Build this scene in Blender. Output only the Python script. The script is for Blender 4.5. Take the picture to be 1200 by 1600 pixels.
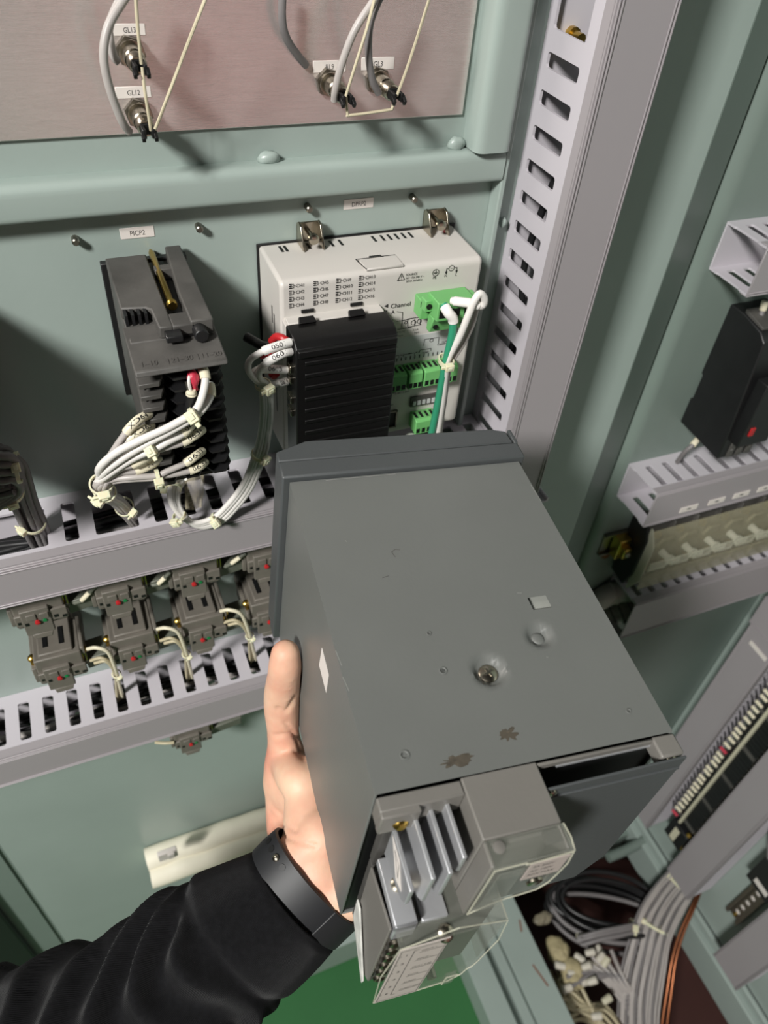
import bpy, bmesh, math, random
from mathutils import Vector, Matrix, Quaternion, noise
random.seed(7)
V = Vector
scene = bpy.context.scene
for o in list(bpy.data.objects): bpy.data.objects.remove(o)
C = scene.collection

# ------------------------------------------------------------------ camera
FPX = 1200.29                      # focal length in pixels of the 1200 x 1600 frame
CAM_R = Matrix(((0.9250011588, -0.3729525140, 0.0726586435),
                (-0.2142935818, -0.6699692077, -0.7107879582),
                (0.3137692098, 0.6419094040, -0.6996436236)))   # rows: right, down, forward
CAM_P = V((0.0, -0.4514, 1.8))
cd = bpy.data.cameras.new('camera'); cam = bpy.data.objects.new('camera', cd); C.objects.link(cam)
cd.sensor_fit = 'HORIZONTAL'; cd.sensor_width = 36.0; cd.lens = 36.0 * FPX / 1200.0
cd.clip_start = 0.01; cd.clip_end = 30
rx, dn, fw = (V(CAM_R[i]) for i in range(3))
cam.matrix_world = Matrix.Translation(CAM_P) @ Matrix(((rx.x, -dn.x, -fw.x), (rx.y, -dn.y, -fw.y), (rx.z, -dn.z, -fw.z))).to_4x4()
scene.camera = cam
cd.dof.use_dof = True; cd.dof.focus_distance = 0.43; cd.dof.aperture_fstop = 15.0

# ------------------------------------------------------------------ light
w = bpy.data.worlds.new('room_air'); scene.world = w; w.use_nodes = True
w.node_tree.nodes['Background'].inputs[0].default_value = (0.98, 1.0, 0.99, 1)
w.node_tree.nodes['Background'].inputs[1].default_value = 0.012
def area(name, loc, target, sx, sy, power, col):
    l = bpy.data.lights.new(name, 'AREA'); l.shape = 'RECTANGLE'; l.size = sx; l.size_y = sy; l.energy = power; l.color = col
    o = bpy.data.objects.new(name, l); C.objects.link(o); o.location = loc
    o.rotation_euler = (V(target) - V(loc)).to_track_quat('-Z', 'Y').to_euler(); return o
area('ceiling_lamp_light', (-1.78, -1.56, 3.35), (0.05, 0, 1.5), 0.38, 0.46, 132, (1.0, 0.985, 0.95))
rl = area('reflector_fill_light', (0.7, -2.25, 2.8), (0.7, -2.6, 1.0), 1.6, 0.2, 20, (1.0, 0.97, 0.94)); rl.data.spread = math.radians(100)  # added fill light on the unseen wall, brightens the steel plate's reflections
vs = scene.view_settings
vs.view_transform = 'Standard'; vs.look = 'None'; vs.gamma = 1.0; vs.use_curve_mapping = False; vs.exposure = 0.0

# ------------------------------------------------------------------ materials
def lin(c):
    return tuple(((x/255.0)/12.92 if x/255.0 <= 0.04045 else ((x/255.0+0.055)/1.055)**2.4) for x in c) + (1.0,)
def mat(name, col, rough=0.5, metal=0.0, var=0.0, vscale=30.0, bump=0.0, bscale=300.0, sss=0.0, trans=0.0, coat=0.0, stretch=None, spec=0.5):
    m = bpy.data.materials.new(name); m.use_nodes = True; nt = m.node_tree; N = nt.nodes; L = nt.links
    b = N['Principled BSDF']; base = lin(col)
    b.inputs['Base Color'].default_value = base; b.inputs['Roughness'].default_value = rough; b.inputs['Metallic'].default_value = metal
    b.inputs['Specular IOR Level'].default_value = spec
    if trans: b.inputs['Transmission Weight'].default_value = trans
    if coat: b.inputs['Coat Weight'].default_value = coat
    if sss:
        b.inputs['Subsurface Weight'].default_value = sss; b.inputs['Subsurface Radius'].default_value = (0.006, 0.0025, 0.0012); b.inputs['Subsurface Scale'].default_value = 0.6
    if var or bump:
        tc = N.new('ShaderNodeTexCoord'); mp = N.new('ShaderNodeMapping'); L.new(tc.outputs['Object'], mp.inputs['Vector'])
        if stretch: mp.inputs['Scale'].default_value = stretch
    if var:
        n = N.new('ShaderNodeTexNoise'); n.inputs['Scale'].default_value = vscale; n.inputs['Detail'].default_value = 5
        L.new(mp.outputs[0], n.inputs['Vector'])
        r = N.new('ShaderNodeMapRange'); r.inputs[1].default_value = 0.3; r.inputs[2].default_value = 0.7
        r.inputs[3].default_value = 1 - var; r.inputs[4].default_value = 1 + var
        L.new(n.outputs['Fac'], r.inputs[0])
        mx = N.new('ShaderNodeMix'); mx.data_type = 'RGBA'; mx.blend_type = 'MULTIPLY'; mx.inputs[0].default_value = 1.0
        mx.inputs[6].default_value = base; L.new(r.outputs[0], mx.inputs[7]); L.new(mx.outputs[2], b.inputs['Base Color'])
    if bump:
        n2 = N.new('ShaderNodeTexNoise'); n2.inputs['Scale'].default_value = bscale; n2.inputs['Detail'].default_value = 3
        L.new(mp.outputs[0], n2.inputs['Vector'])
        bp = N.new('ShaderNodeBump'); bp.inputs['Strength'].default_value = bump; bp.inputs['Distance'].default_value = 0.001
        L.new(n2.outputs['Fac'], bp.inputs['Height']); L.new(bp.outputs[0], b.inputs['Normal'])
    return m
M = {}
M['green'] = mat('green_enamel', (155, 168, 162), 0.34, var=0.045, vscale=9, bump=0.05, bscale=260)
M['greend'] = mat('green_enamel_dimmed', (118, 131, 124), 0.42, var=0.06, vscale=7, bump=0.05, bscale=260)  # darker green copy; the dimmer light at the right is put into the colour
M['floor'] = mat('green_floor_paint', (46, 104, 56), 0.55, var=0.08, vscale=6, bump=0.1, bscale=90)
M['pit'] = mat('red_oxide_paint', (70, 42, 37), 0.6, var=0.2, vscale=5)
M['duct'] = mat('grey_pvc', (196, 191, 197), 0.40, var=0.02, vscale=6)
M['ductcover'] = mat('grey_pvc_cover', (158, 152, 155), 0.42, var=0.02, vscale=6)
M['steel'] = mat('brushed_steel', (236, 226, 223), 0.24, metal=0.80, var=0.05, vscale=40, bump=0.10, bscale=160, stretch=(1, 1, 22))
M['nickel'] = mat('nickel', (176, 168, 152), 0.25, metal=1.0)
M['zinc'] = mat('zinc_steel', (150, 145, 135), 0.35, metal=1.0, var=0.1, vscale=80)
M['brass'] = mat('brass', (196, 164, 84), 0.28, metal=1.0)
M['copper'] = mat('copper', (156, 100, 70), 0.34, metal=1.0)
M['alu'] = mat('cast_aluminium', (196, 197, 200), 0.38, metal=0.6, var=0.05, vscale=60)
M['unit'] = mat('dark_grey_enamel', (106, 108, 105), 0.40, var=0.035, vscale=18, bump=0.06, bscale=420)
M['unitd'] = mat('dark_grey_plate', (74, 77, 78), 0.45, var=0.04, vscale=18, bump=0.08, bscale=420)
M['unitl'] = mat('grey_cast_box', (116, 113, 108), 0.42, var=0.03, vscale=30, bump=0.08, bscale=500)
M['black'] = mat('black_plastic', (26, 26, 27), 0.42, var=0.15, vscale=50, bump=0.08, bscale=500)
M['blackm'] = mat('dusty_black_plastic', (78, 76, 73), 0.55, var=0.28, vscale=45, bump=0.1, bscale=350)
M['blackd'] = mat('deep_black_plastic', (14, 14, 15), 0.5)
M['block'] = mat('brown_grey_bakelite', (108, 103, 95), 0.5, var=0.12, vscale=60, bump=0.08, bscale=400)
M['blockg'] = mat('olive_grey_plastic', (98, 101, 90), 0.5, var=0.1, vscale=60)
M['white'] = mat('off_white_abs', (203, 198, 192), 0.45, var=0.015, vscale=15, bump=0.03, bscale=700)
M['paper'] = mat('white_label', (226, 218, 212), 0.55)
M['paperg'] = mat('grey_label', (190, 192, 190), 0.5)
M['ink'] = mat('black_ink', (34, 33, 34), 0.7)
M['inkg'] = mat('grey_ink', (84, 82, 80), 0.7)
M['gwire'] = mat('grey_wire', (176, 170, 166), 0.42, var=0.05, vscale=60)
M['gwired'] = mat('dark_grey_wire', (120, 116, 116), 0.45, var=0.06, vscale=60)
M['wwire'] = mat('white_wire', (225, 221, 216), 0.40)
M['sleeve'] = mat('cream_sleeve', (226, 218, 192), 0.42, var=0.03, vscale=80)
M['sleevew'] = mat('white_sleeve', (238, 235, 230), 0.42)
M['tie'] = mat('nylon_tie', (226, 221, 190), 0.35, sss=0.25)
M['ywire'] = mat('pale_yellow_wire', (204, 194, 166), 0.4)
M['grnwire'] = mat('green_wire', (54, 148, 112), 0.35)
M['tcover'] = mat('black_terminal_cover', (17, 16, 16), 0.38)
M['grnplug'] = mat('green_plug', (112, 180, 108), 0.40)
M['red'] = mat('red_plastic', (176, 36, 40), 0.4)
M['pink'] = mat('crimson_insulator', (190, 48, 70), 0.45)
M['green_s'] = mat('green_lens', (28, 120, 66), 0.3)
M['blackwire'] = mat('black_cable', (30, 30, 31), 0.34, var=0.1, vscale=60)
M['cream'] = mat('cream_plastic', (205, 200, 176), 0.45)
M['putty'] = mat('beige_putty', (172, 160, 124), 0.75, var=0.22, vscale=70, bump=0.4, bscale=120)
M['beigewire'] = mat('beige_wire', (186, 176, 146), 0.5)
M['bundle'] = mat('cream_wrap', (242, 236, 216), 0.55, var=0.04, vscale=30)
def clear(name, col, rough=0.12, alpha=0.35):
    m = mat(name, col, rough); b = m.node_tree.nodes['Principled BSDF']; b.inputs['Alpha'].default_value = alpha
    return m
M['clear'] = clear('clear_plastic', (150, 152, 142), 0.10, 0.22)
M['clearw'] = clear('clear_plastic_edge', (214, 212, 192), 0.14, 0.38)
M['amber'] = clear('aged_clear_plastic', (172, 166, 140), 0.2, 0.42)
M['film'] = clear('crumpled_film', (196, 186, 160), 0.15, 0.38)
# knitted cloth: ribs as relief
def knit():
    m = mat('black_knit', (19, 19, 21), 0.95, var=0.25, vscale=260, bump=0.0, spec=0.12)
    nt = m.node_tree; N = nt.nodes; L = nt.links; b = N['Principled BSDF']
    uv = N.new('ShaderNodeUVMap'); wv = N.new('ShaderNodeTexWave'); wv.wave_type = 'BANDS'; wv.bands_direction = 'Y'
    wv.inputs['Scale'].default_value = 34; wv.inputs['Distortion'].default_value = 0.5; wv.inputs['Detail'].default_value = 1
    L.new(uv.outputs[0], wv.inputs['Vector'])
    bp = N.new('ShaderNodeBump'); bp.inputs['Strength'].default_value = 0.5; bp.inputs['Distance'].default_value = 0.0006
    L.new(wv.outputs['Fac'], bp.inputs['Height']); L.new(bp.outputs[0], b.inputs['Normal'])
    b.inputs['Sheen Weight'].default_value = 0.06
    return m
M['knit'] = knit()
M['band'] = mat('black_silicone', (27, 28, 31), 0.52)
def skin():
    m = mat('skin', (226, 170, 148), 0.55, var=0.0, sss=0.22, bump=0.10, bscale=420)
    nt = m.node_tree; N = nt.nodes; L = nt.links; b = N['Principled BSDF']
    tc = N.new('ShaderNodeTexCoord'); n = N.new('ShaderNodeTexNoise'); n.inputs['Scale'].default_value = 26; n.inputs['Detail'].default_value = 4
    L.new(tc.outputs['Object'], n.inputs['Vector'])
    cr = N.new('ShaderNodeValToRGB'); e = cr.color_ramp.elements
    e[0].position = 0.34; e[0].color = lin((212, 146, 124)); e[1].position = 0.66; e[1].color = lin((228, 190, 162))
    L.new(n.outputs['Fac'], cr.inputs[0]); L.new(cr.outputs[0], b.inputs['Base Color'])
    return m
M['skin'] = skin()

# ------------------------------------------------------------------ geometry helpers
def at(px, py, axis, val):
    """world point seen at pixel (px, py) on the world plane axis = val"""
    d = CAM_R.transposed() @ V(((px-600)/FPX, (py-800)/FPX, 1.0))
    return CAM_P + d * ((val - CAM_P[axis]) / d[axis])
ORIG = {}
class MB:
    def __init__(s): s.v = []; s.f = []
    def add(s, vs_, fs):
        b = len(s.v); s.v += [V(p) for p in vs_]; s.f += [tuple(b+i for i in f) for f in fs]; return s
    def box(s, x0, x1, y0, y1, z0, z1):
        return s.hexa([(x0,y0,z0),(x1,y0,z0),(x1,y1,z0),(x0,y1,z0),(x0,y0,z1),(x1,y0,z1),(x1,y1,z1),(x0,y1,z1)])
    def hexa(s, p):
        return s.add(p, [(3,2,1,0),(4,5,6,7),(0,1,5,4),(1,2,6,5),(2,3,7,6),(3,0,4,7)])
    def obox(s, c, ax, half):
        c = V(c); a = [V(ax[i]).normalized()*half[i] for i in range(3)]
        return s.hexa([c+sx*a[0]+sy*a[1]+sz*a[2] for sz in (-1,1) for sx, sy in ((-1,-1),(1,-1),(1,1),(-1,1))])
    def prism(s, poly, vec):
        n = len(poly); vec = V(vec); p = [V(q) for q in poly]
        return s.add(p + [q+vec for q in p], [tuple(range(n-1,-1,-1)), tuple(range(n, 2*n))] + [(i,(i+1)%n,n+(i+1)%n,n+i) for i in range(n)])
    def cyl(s, p0, p1, r0, r1=None, n=12, caps=True):
        p0 = V(p0); p1 = V(p1); r1 = r0 if r1 is None else r1
        d = (p1-p0).normalized(); a = d.orthogonal().normalized(); b = d.cross(a)
        ring = lambda p, r: [p + r*(math.cos(2*math.pi*i/n)*a + math.sin(2*math.pi*i/n)*b) for i in range(n)]
        fs = [(i,(i+1)%n,n+(i+1)%n,n+i) for i in range(n)]
        if caps: fs += [tuple(range(n-1,-1,-1)), tuple(range(n,2*n))]
        return s.add(ring(p0,r0)+ring(p1,r1), fs)
    def lathe(s, p0, d, prof, n=16, caps=True):
        p0 = V(p0); d = V(d).normalized(); a = d.orthogonal().normalized(); b = d.cross(a); vs_ = []; fs = []
        for h, r in prof: vs_ += [p0 + d*h + r*(math.cos(2*math.pi*i/n)*a + math.sin(2*math.pi*i/n)*b) for i in range(n)]
        for k in range(len(prof)-1): fs += [(k*n+i, k*n+(i+1)%n, (k+1)*n+(i+1)%n, (k+1)*n+i) for i in range(n)]
        if caps: fs += [tuple(range(n-1,-1,-1)), tuple(range((len(prof)-1)*n, len(prof)*n))]
        return s.add(vs_, fs)
    def tube(s, pts, r, n=8, smooth=6, caps=True):
        P = spline(pts, smooth) if smooth else [V(p) for p in pts]
        rr = r if callable(r) else (lambda t: r)
        t0 = (P[1]-P[0]).normalized(); a = t0.orthogonal().normalized(); vs_ = []; m = len(P)
        for k, p in enumerate(P):
            t = (P[min(k+1,m-1)] - P[max(k-1,0)]).normalized()
            a = (a - t*a.dot(t)).normalized(); b = t.cross(a); q = rr(k/(m-1))
            vs_ += [p + q*(math.cos(2*math.pi*i/n)*a + math.sin(2*math.pi*i/n)*b) for i in range(n)]
        fs = [(k*n+i, k*n+(i+1)%n, (k+1)*n+(i+1)%n, (k+1)*n+i) for k in range(m-1) for i in range(n)]
        if caps: fs += [tuple(range(n-1,-1,-1)), tuple(range((m-1)*n, m*n))]
        return s.add(vs_, fs)
    def ball(s, c, r, n=12, m=8, sc=(1,1,1), ax=None):
        c = V(c); vs_ = []; ax = ax or (V((1,0,0)),V((0,1,0)),V((0,0,1)))
        for j in range(m+1):
            th = math.pi*j/m
            for i in range(n):
                ph = 2*math.pi*i/n
                q = (math.sin(th)*math.cos(ph)*sc[0]*r, math.sin(th)*math.sin(ph)*sc[1]*r, math.cos(th)*sc[2]*r)
                vs_.append(c + ax[0]*q[0] + ax[1]*q[1] + ax[2]*q[2])
        return s.add(vs_, [(j*n+i, (j+1)*n+i, (j+1)*n+(i+1)%n, j*n+(i+1)%n) for j in range(m) for i in range(n)])
    def build(s, name, m, parent=None, smooth=False, bevel=0.0, seg=2, angle=35, local=False):
        me = bpy.data.meshes.new(name); o = bpy.data.objects.new(name, me); C.objects.link(o)
        if local: org = V((0,0,0))
        elif parent: org = ORIG[parent.name]
        else:
            xs = [p.x for p in s.v]; ys = [p.y for p in s.v]; zs = [p.z for p in s.v]
            org = V(((min(xs)+max(xs))/2, (min(ys)+max(ys))/2, min(zs))); o.location = org
        ORIG[o.name] = org
        me.from_pydata([tuple(p-org) for p in s.v], [], s.f)
        bm = bmesh.new(); bm.from_mesh(me); bmesh.ops.recalc_face_normals(bm, faces=bm.faces[:]); bm.to_mesh(me); bm.free()
        me.materials.append(m)
        if smooth:
            for p in me.polygons: p.use_smooth = True
            try: me.set_sharp_from_angle(angle=math.radians(angle))
            except Exception: pass
        if bevel:
            b = o.modifiers.new('bevel', 'BEVEL'); b.width = bevel; b.segments = seg; b.limit_method = 'ANGLE'; b.angle_limit = math.radians(40); b.harden_normals = False
            for p in me.polygons: p.use_smooth = True
            try: me.set_sharp_from_angle(angle=math.radians(angle))
            except Exception: pass
        if parent: o.parent = parent
        return o
def spline(pts, k=6):
    P = [V(p) for p in pts]
    if len(P) < 3 or k < 2:
        return P
    out = []; n = len(P)
    for i in range(n-1):
        p0 = P[i-1] if i else P[0]*2-P[1]; p1 = P[i]; p2 = P[i+1]; p3 = P[i+2] if i+2 < n else P[-1]*2-P[-2]
        for j in range(k):
            t = j/k; t2 = t*t; t3 = t2*t
            out.append(0.5*((2*p1) + (p2-p0)*t + (2*p0-5*p1+4*p2-p3)*t2 + (3*p1-p0-3*p2+p3)*t3))
    out.append(P[-1]); return out
def tag(o, label=None, cat=None, group=None, kind=None):
    if label: o['label'] = label
    if cat: o['category'] = cat
    if group: o['group'] = group
    if kind: o['kind'] = kind
    return o
def thing(name, loc, label, cat, group=None, rot=None):
    o = bpy.data.objects.new(name, None); C.objects.link(o); o.empty_display_size = 0.01
    o.location = loc
    if rot: o.rotation_euler = rot.to_euler()
    ORIG[o.name] = V(loc); return tag(o, label, cat, group)
def copy_tree(o, loc=None, label=None, parent=None):
    c = o.copy(); C.objects.link(c); ORIG[c.name] = ORIG.get(o.name, V((0,0,0)))
    if parent: c.parent = parent
    if loc is not None: c.location = loc; ORIG[c.name] = V(loc)
    if label: c['label'] = label
    for ch in list(o.children): copy_tree(ch, parent=c)
    return c
_font = {}
def glyphs(txt, size):
    """flat outline mesh of a line of text, unit frame, left baseline at the origin"""
    if txt not in _font:
        cu = bpy.data.curves.new('lettering', 'FONT'); cu.body = txt; cu.size = 1.0; cu.resolution_u = 3
        ob = bpy.data.objects.new('lettering', cu); me = bpy.data.meshes.new_from_object(ob)
        _font[txt] = ([v.co.copy() for v in me.vertices], [tuple(p.vertices) for p in me.polygons])
        bpy.data.objects.remove(ob); bpy.data.curves.remove(cu); bpy.data.meshes.remove(me)
    vs_, fs = _font[txt]
    return [v*size for v in vs_], fs
def write(mb, txt, o, u, v, size, center=False, squeeze=1.0):
    """lay text on the plane through o spanned by u (reading direction) and v (up)"""
    vs_, fs = glyphs(txt, size); u = V(u).normalized(); v = V(v).normalized(); o = V(o)
    if not vs_: return 0
    wd = max(p.x for p in vs_)*squeeze; dx = -wd/2 if center else 0
    mb.add([o + u*(p.x*squeeze+dx) + v*p.y for p in vs_], fs); return wd
def line(mb, pts, wdt, nrm):
    """thin flat printed stroke"""
    nrm = V(nrm)
    for a, b in zip(pts[:-1], pts[1:]):
        a = V(a); b = V(b); d = (b-a); 
        if d.length < 1e-6: continue
        s_ = d.normalized().cross(nrm).normalized()*wdt/2; e = d.normalized()*wdt*0.3
        mb.add([a-e-s_, b+e-s_, b+e+s_, a-e+s_], [(0,1,2,3)])
X_, Y_, Z_ = V((1,0,0)), V((0,1,0)), V((0,0,1))
# ------------------------------------------------------------------ setting
def struct(mb, name, m, parent=None, **k): 
    o = mb.build(name, m, parent, **k)
    if not parent: o['kind'] = 'structure'
    return o
wall_back = struct(MB().box(-0.203, 0.455, 0, 0.0025, 0.10, 2.3), 'wall_back', M['green'], bevel=0.001)
struct(MB().box(-0.60, -0.2085, 0.0, 0.0025, 0.10, 2.3).box(-0.60,-0.203,0.0026,0.02,0.1,2.3), 'wall_left', M['greend'])
struct(MB().box(-0.66, -0.241, -0.010, -0.0005, 0.0, 1.35), 'dark_opening_board', M['blackd'], bevel=0.002)  # black board for a dark opening, its shade put into the colour
# recess behind the panel edge and the sub-panel to its right
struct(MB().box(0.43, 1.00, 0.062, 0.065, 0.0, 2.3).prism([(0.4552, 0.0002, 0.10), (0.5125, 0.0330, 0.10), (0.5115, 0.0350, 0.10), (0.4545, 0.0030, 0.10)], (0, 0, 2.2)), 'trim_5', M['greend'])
def bent_edge():
    # sheet whose left edge is folded back with a soft radius
    mb = MB(); prof = [(0.517, 0.060), (0.517, 0.048)]
    for i in range(9):
        a = math.pi/2*i/8; prof.append((0.517+0.016-0.016*math.cos(a), 0.046-0.016*math.sin(a)))
    prof += [(0.98, 0.030), (0.98, 0.0325), (0.534, 0.0325), (0.520, 0.047), (0.520, 0.060)]
    return mb.prism([(x, y, 0.35) for x, y in prof], (0, 0, 1.95))
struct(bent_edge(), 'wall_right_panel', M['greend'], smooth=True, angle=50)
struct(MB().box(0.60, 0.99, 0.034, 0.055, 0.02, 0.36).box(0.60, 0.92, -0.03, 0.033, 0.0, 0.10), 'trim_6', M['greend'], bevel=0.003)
# right-hand wall with its base channel
wr = struct(MB().box(0.922, 0.925, -1.0, 0.029, 0.16, 2.3), 'wall_right', M['green'])
struct(MB().box(0.905, 0.96, -1.1, 0.02, 0.035, 0.125).box(0.917, 0.96, -1.1, 0.02, 0.125, 0.148).box(0.911, 0.922, -1.1, 0.02, 0.148, 0.156), 'trim_7', M['green'], bevel=0.003)
# floors
struct(MB().box(-2.5, 0.452, -3.0, 0.02, -0.02, 0.0), 'floor', M['floor'])
struct(MB().box(0.58, 1.1, -1.4, 0.06, -0.19, -0.17).box(0.585, 0.60, -1.4, 0.03, -0.17, 0.0), 'floor_pit', M['pit'])
def sill():
    mb = MB()
    mb.box(0.443, 0.492, -1.2, -0.02, 0.0, 0.080)
    mb.box(0.492, 0.505, -1.2, -0.02, 0.0, 0.060)
    mb.box(0.505, 0.526, -1.2, -0.02, 0.0, 0.078)
    mb.box(0.526, 0.530, -1.2, -0.02, 0.0, 0.074)
    mb.box(0.530, 0.598, -1.2, -0.02, 0.0, 0.078)
    return mb
struct(sill(), 'trim_8', M['green'], bevel=0.0025)
struct(MB().box(-0.2, 0.60, -0.02, 0.0, 0.0, 0.12), 'trim_9', M['green'], bevel=0.003)
struct(MB().box(-0.35, 2.1, -2.62, -2.6, 0.0, 1.5), 'wall_reflector', mat('reflector_wall_paint', (226, 220, 216), 0.7))  # unseen low wall added for the steel plate to reflect
for xa, xb in ((.30, .97), (1.47, 1.75)):
    struct(MB().box(xa, xb, -2.6, -2.56, 0.02, 1.48), 'pink_reflector_1' if xa < .5 else 'pink_reflector_2', mat('pink_reflector_paint', (232, 168, 166), 0.5), bevel=.004)  # unseen pink boards added to tint the reflections in the steel
# sill bolt and scratches of worn paint
b_ = at(780, 1487, 2, 0.078)
tag(MB().lathe((b_.x, b_.y, 0.062), Z_, [(0, .0095), (.003, .0095), (.003, .0085), (.009, .0085), (.010, .0065), (.0102, 0.0)], n=6, caps=False).build('hexagon_bolt', M['brass'], smooth=True), 'brassy hexagon bolt sunk in the groove of the pale green floor sill', 'bolt')

# stiffener rails around the steel plate
def rail(pts_profile, name, vec, m=M['green']): return struct(MB().prism(pts_profile, vec), name, m, smooth=True, angle=50)
def rnd(corners, rad, k=5):
    """round the 2-D corners of a closed outline"""
    out = []; n = len(corners)
    for i in range(n):
        p = V((corners[i][0], corners[i][1], 0)); a = V((*corners[i-1][:2], 0)); b = V((*corners[(i+1)%n][:2], 0)); r = corners[i][2] if len(corners[i]) > 2 else rad
        if r <= 0: out.append((p.x, p.y)); continue
        u = (a-p).normalized(); v = (b-p).normalized()
        for j in range(k+1):
            t = j/k; q = p + u*r*(1-t)**2 + v*r*t**2; out.append((q.x, q.y))
    return out
pr = rnd([(0.0, 1.6275, 0), (-0.0135, 1.6275, .006), (-0.0135, 1.6075, .004), (0.0, 1.6075, 0)], .003)
t1 = rail([(-0.30, y, z) for y, z in pr], 'trim_1', (0.575, 0, 0))
pr = rnd([(0.2495, 0.0, 0), (0.2495, -0.019, .007), (0.2745, -0.019, .006), (0.2745, 0.0, 0)], .003)
t2 = rail([(x, y, 1.6285) for x, y in pr], 'trim_2', (0, 0, 0.65))
struct(MB().box(0.2755, 0.2795, -0.012, 0.0, 1.2, 2.3), 'trim_3', M['green'], bevel=0.001)
# blobs of filler where the rails are tacked on, studs left in the panel
for px, py, r, sc in ((421, 247, .0048, (1.5, .8, .8)), (713, 225, .0050, (1.3, .8, .9)), (750, 174, .0048, (.9, 1, 1.5)), (785, 346, .0028, (1, 1, 1.3))):
    p = at(px, py, 1, -0.004); mb = MB().ball(p, r, 10, 7, sc)
    mb.v = [q + V((noise.noise(q*260), noise.noise(q*260+V((9,0,0))), noise.noise(q*260+V((0,9,0)))))*0.0013 for q in mb.v]
    mb.build('filler_blob', M['green'], wall_back, smooth=True, angle=80)
stud_px = [(118, 376), (311, 356), (482, 325), (646, 310), (742, 207)]
for px, py in stud_px:
    p = at(px, py, 1, -0.003); p.y = 0
    MB().lathe(p, -Y_, [(0, .0022), (.0055, .0022), (.0062, .0015), (.0062, 0)], n=10, caps=False).build('stud', M['zinc'], wall_back, smooth=True)

# brushed steel plate carrying the lamp bodies
plate = tag(MB().box(-0.25, 0.2455, -0.0022, -0.0002, 1.6465, 2.10).build('steel_plate', M['steel'], bevel=0.0004), 'large brushed stainless steel plate behind the lamp bodies at the top', 'plate')

# ------------------------------------------------------------------ slotted wiring ducts
def duct(name, label, O, S, W, D, ln, wd, dp, s0=0.0, pitch=0.020, slot=0.009, d0=0.010, d1=0.049, merged=(), merged2=None, cover=True, cutlen=None, group=None, lip=True):
    """O corner, S along the run, W across the width, D away from the wall"""
    O = V(O); S = V(S); W = V(W); D = V(D); T = 0.0019
    t = thing(name, O, label, 'cable duct', group)
    P = lambda s_, w_, d_: O + S*s_ + W*w_ + D*d_
    def bx(mb, s_0, s_1, w_0, w_1, d_0, d_1):
        mb.hexa([P(s_0,w_0,d_0),P(s_1,w_0,d_0),P(s_1,w_1,d_0),P(s_0,w_1,d_0),P(s_0,w_0,d_1),P(s_1,w_0,d_1),P(s_1,w_1,d_1),P(s_0,w_1,d_1)])
    mb = MB(); bx(mb, 0, ln, T, wd-T, 0.0002, T); mb.build('base', M['duct'], t)
    for side, mg in ((0, merged), (1, merged if merged2 is None else merged2)):
        w_0 = 0 if side == 0 else wd-T; mb = MB()
        bx(mb, 0, ln, w_0, w_0+T, 0.0002, d0); bx(mb, 0, ln, w_0, w_0+T, d1, dp-0.001)
        k0 = -int(s0/pitch)-1; a = 0.0; k = k0; r = 0.0016
        while True:
            st = s0 + k*pitch; a1 = min(st, ln)
            if st > 0 and (k not in mg):
                a_ = max(a, 0)
                if a1 - a_ > 0.001:
                    fl = [(a_-r, d0), (a1+r, d0), (a1+r*.3, d0+r*.4), (a1, d0+r), (a1, d1-r), (a1+r*.3, d1-r*.4), (a1+r, d1), (a_-r, d1), (a_-r*.3, d1-r*.4), (a_, d1-r), (a_, d0+r), (a_-r*.3, d0+r*.4)]
                    fl = [(min(max(x, 0), ln), d) for x, d in fl]
                    mb.prism([P(x, w_0, d) for x, d in fl], W*T)
                a = st + slot
            elif st > 0: a = st + slot
            else: a = st + slot
            if st > ln: break
            k += 1
        mb.build('slotted_side', M['duct'], t)
    if cover:
        mb = MB(); e = 0.0012
        bx(mb, 0, ln, -e, wd+e, dp-0.0008, dp+0.0010)
        for w_0 in (-e, wd):
            bx(mb, 0, ln, w_0, w_0+e, dp-0.0085, dp)
        for w_0 in (0.0, 0.0022, wd-0.0032, wd-0.0010):
            bx(mb, 0, ln, w_0, w_0+0.0011, dp+0.0010, dp+0.0020)
        mb.build('cover', M['ductcover'], t, bevel=0.0003, seg=1)
    return t
# horizontal ducts under the instruments; W runs downwards
d1 = duct('cable_duct', 'grey slotted cable duct below the black controller, upper of the left pair', (-0.30, 0, 1.4045), X_, -Z_, -Y_, 0.594, 0.0355, 0.062, s0=0.0195, pitch=0.020,
          merged={9, 10, 11, 14})
d2 = duct('cable_duct', 'grey slotted cable duct below the switch blocks, lower of the left pair', (-0.35, 0, 1.1850), X_, -Z_, -Y_, 0.68, 0.0390, 0.062, s0=0.0080, pitch=0.020, d0=0.0115)
vd = duct('cable_duct', 'tall upright grey slotted cable duct right of the white recorder', (0.295, 0, 1.335), Z_, X_, -Y_, 0.95, 0.0400, 0.062, s0=0.0084, pitch=0.0206, d0=0.0075, d1=0.0425, slot=0.0085, merged={18, 19})
rd1 = duct('cable_duct', 'short open-ended grey cable duct above the black contactor at the right edge', (0.534, 0.03, 1.537), X_, -Z_, -Y_, 0.386, 0.044, 0.050, s0=0.0105, pitch=0.0185, d1=0.040)
rd2 = duct('cable_duct', 'open-ended grey cable duct with white tags on its front, right side', (0.530, 0.03, 1.262), X_, -Z_, -Y_, 0.390, 0.049, 0.052, s0=0.0140, pitch=0.0220, d1=0.042)
rd3 = duct('cable_duct', 'deep grey cable duct under the yellowed terminal covers, right side', (0.577, 0.03, 1.057), X_, -Z_, -Y_, 0.343, 0.073, 0.052, s0=0.0100, pitch=0.0210, d1=0.042)
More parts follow.
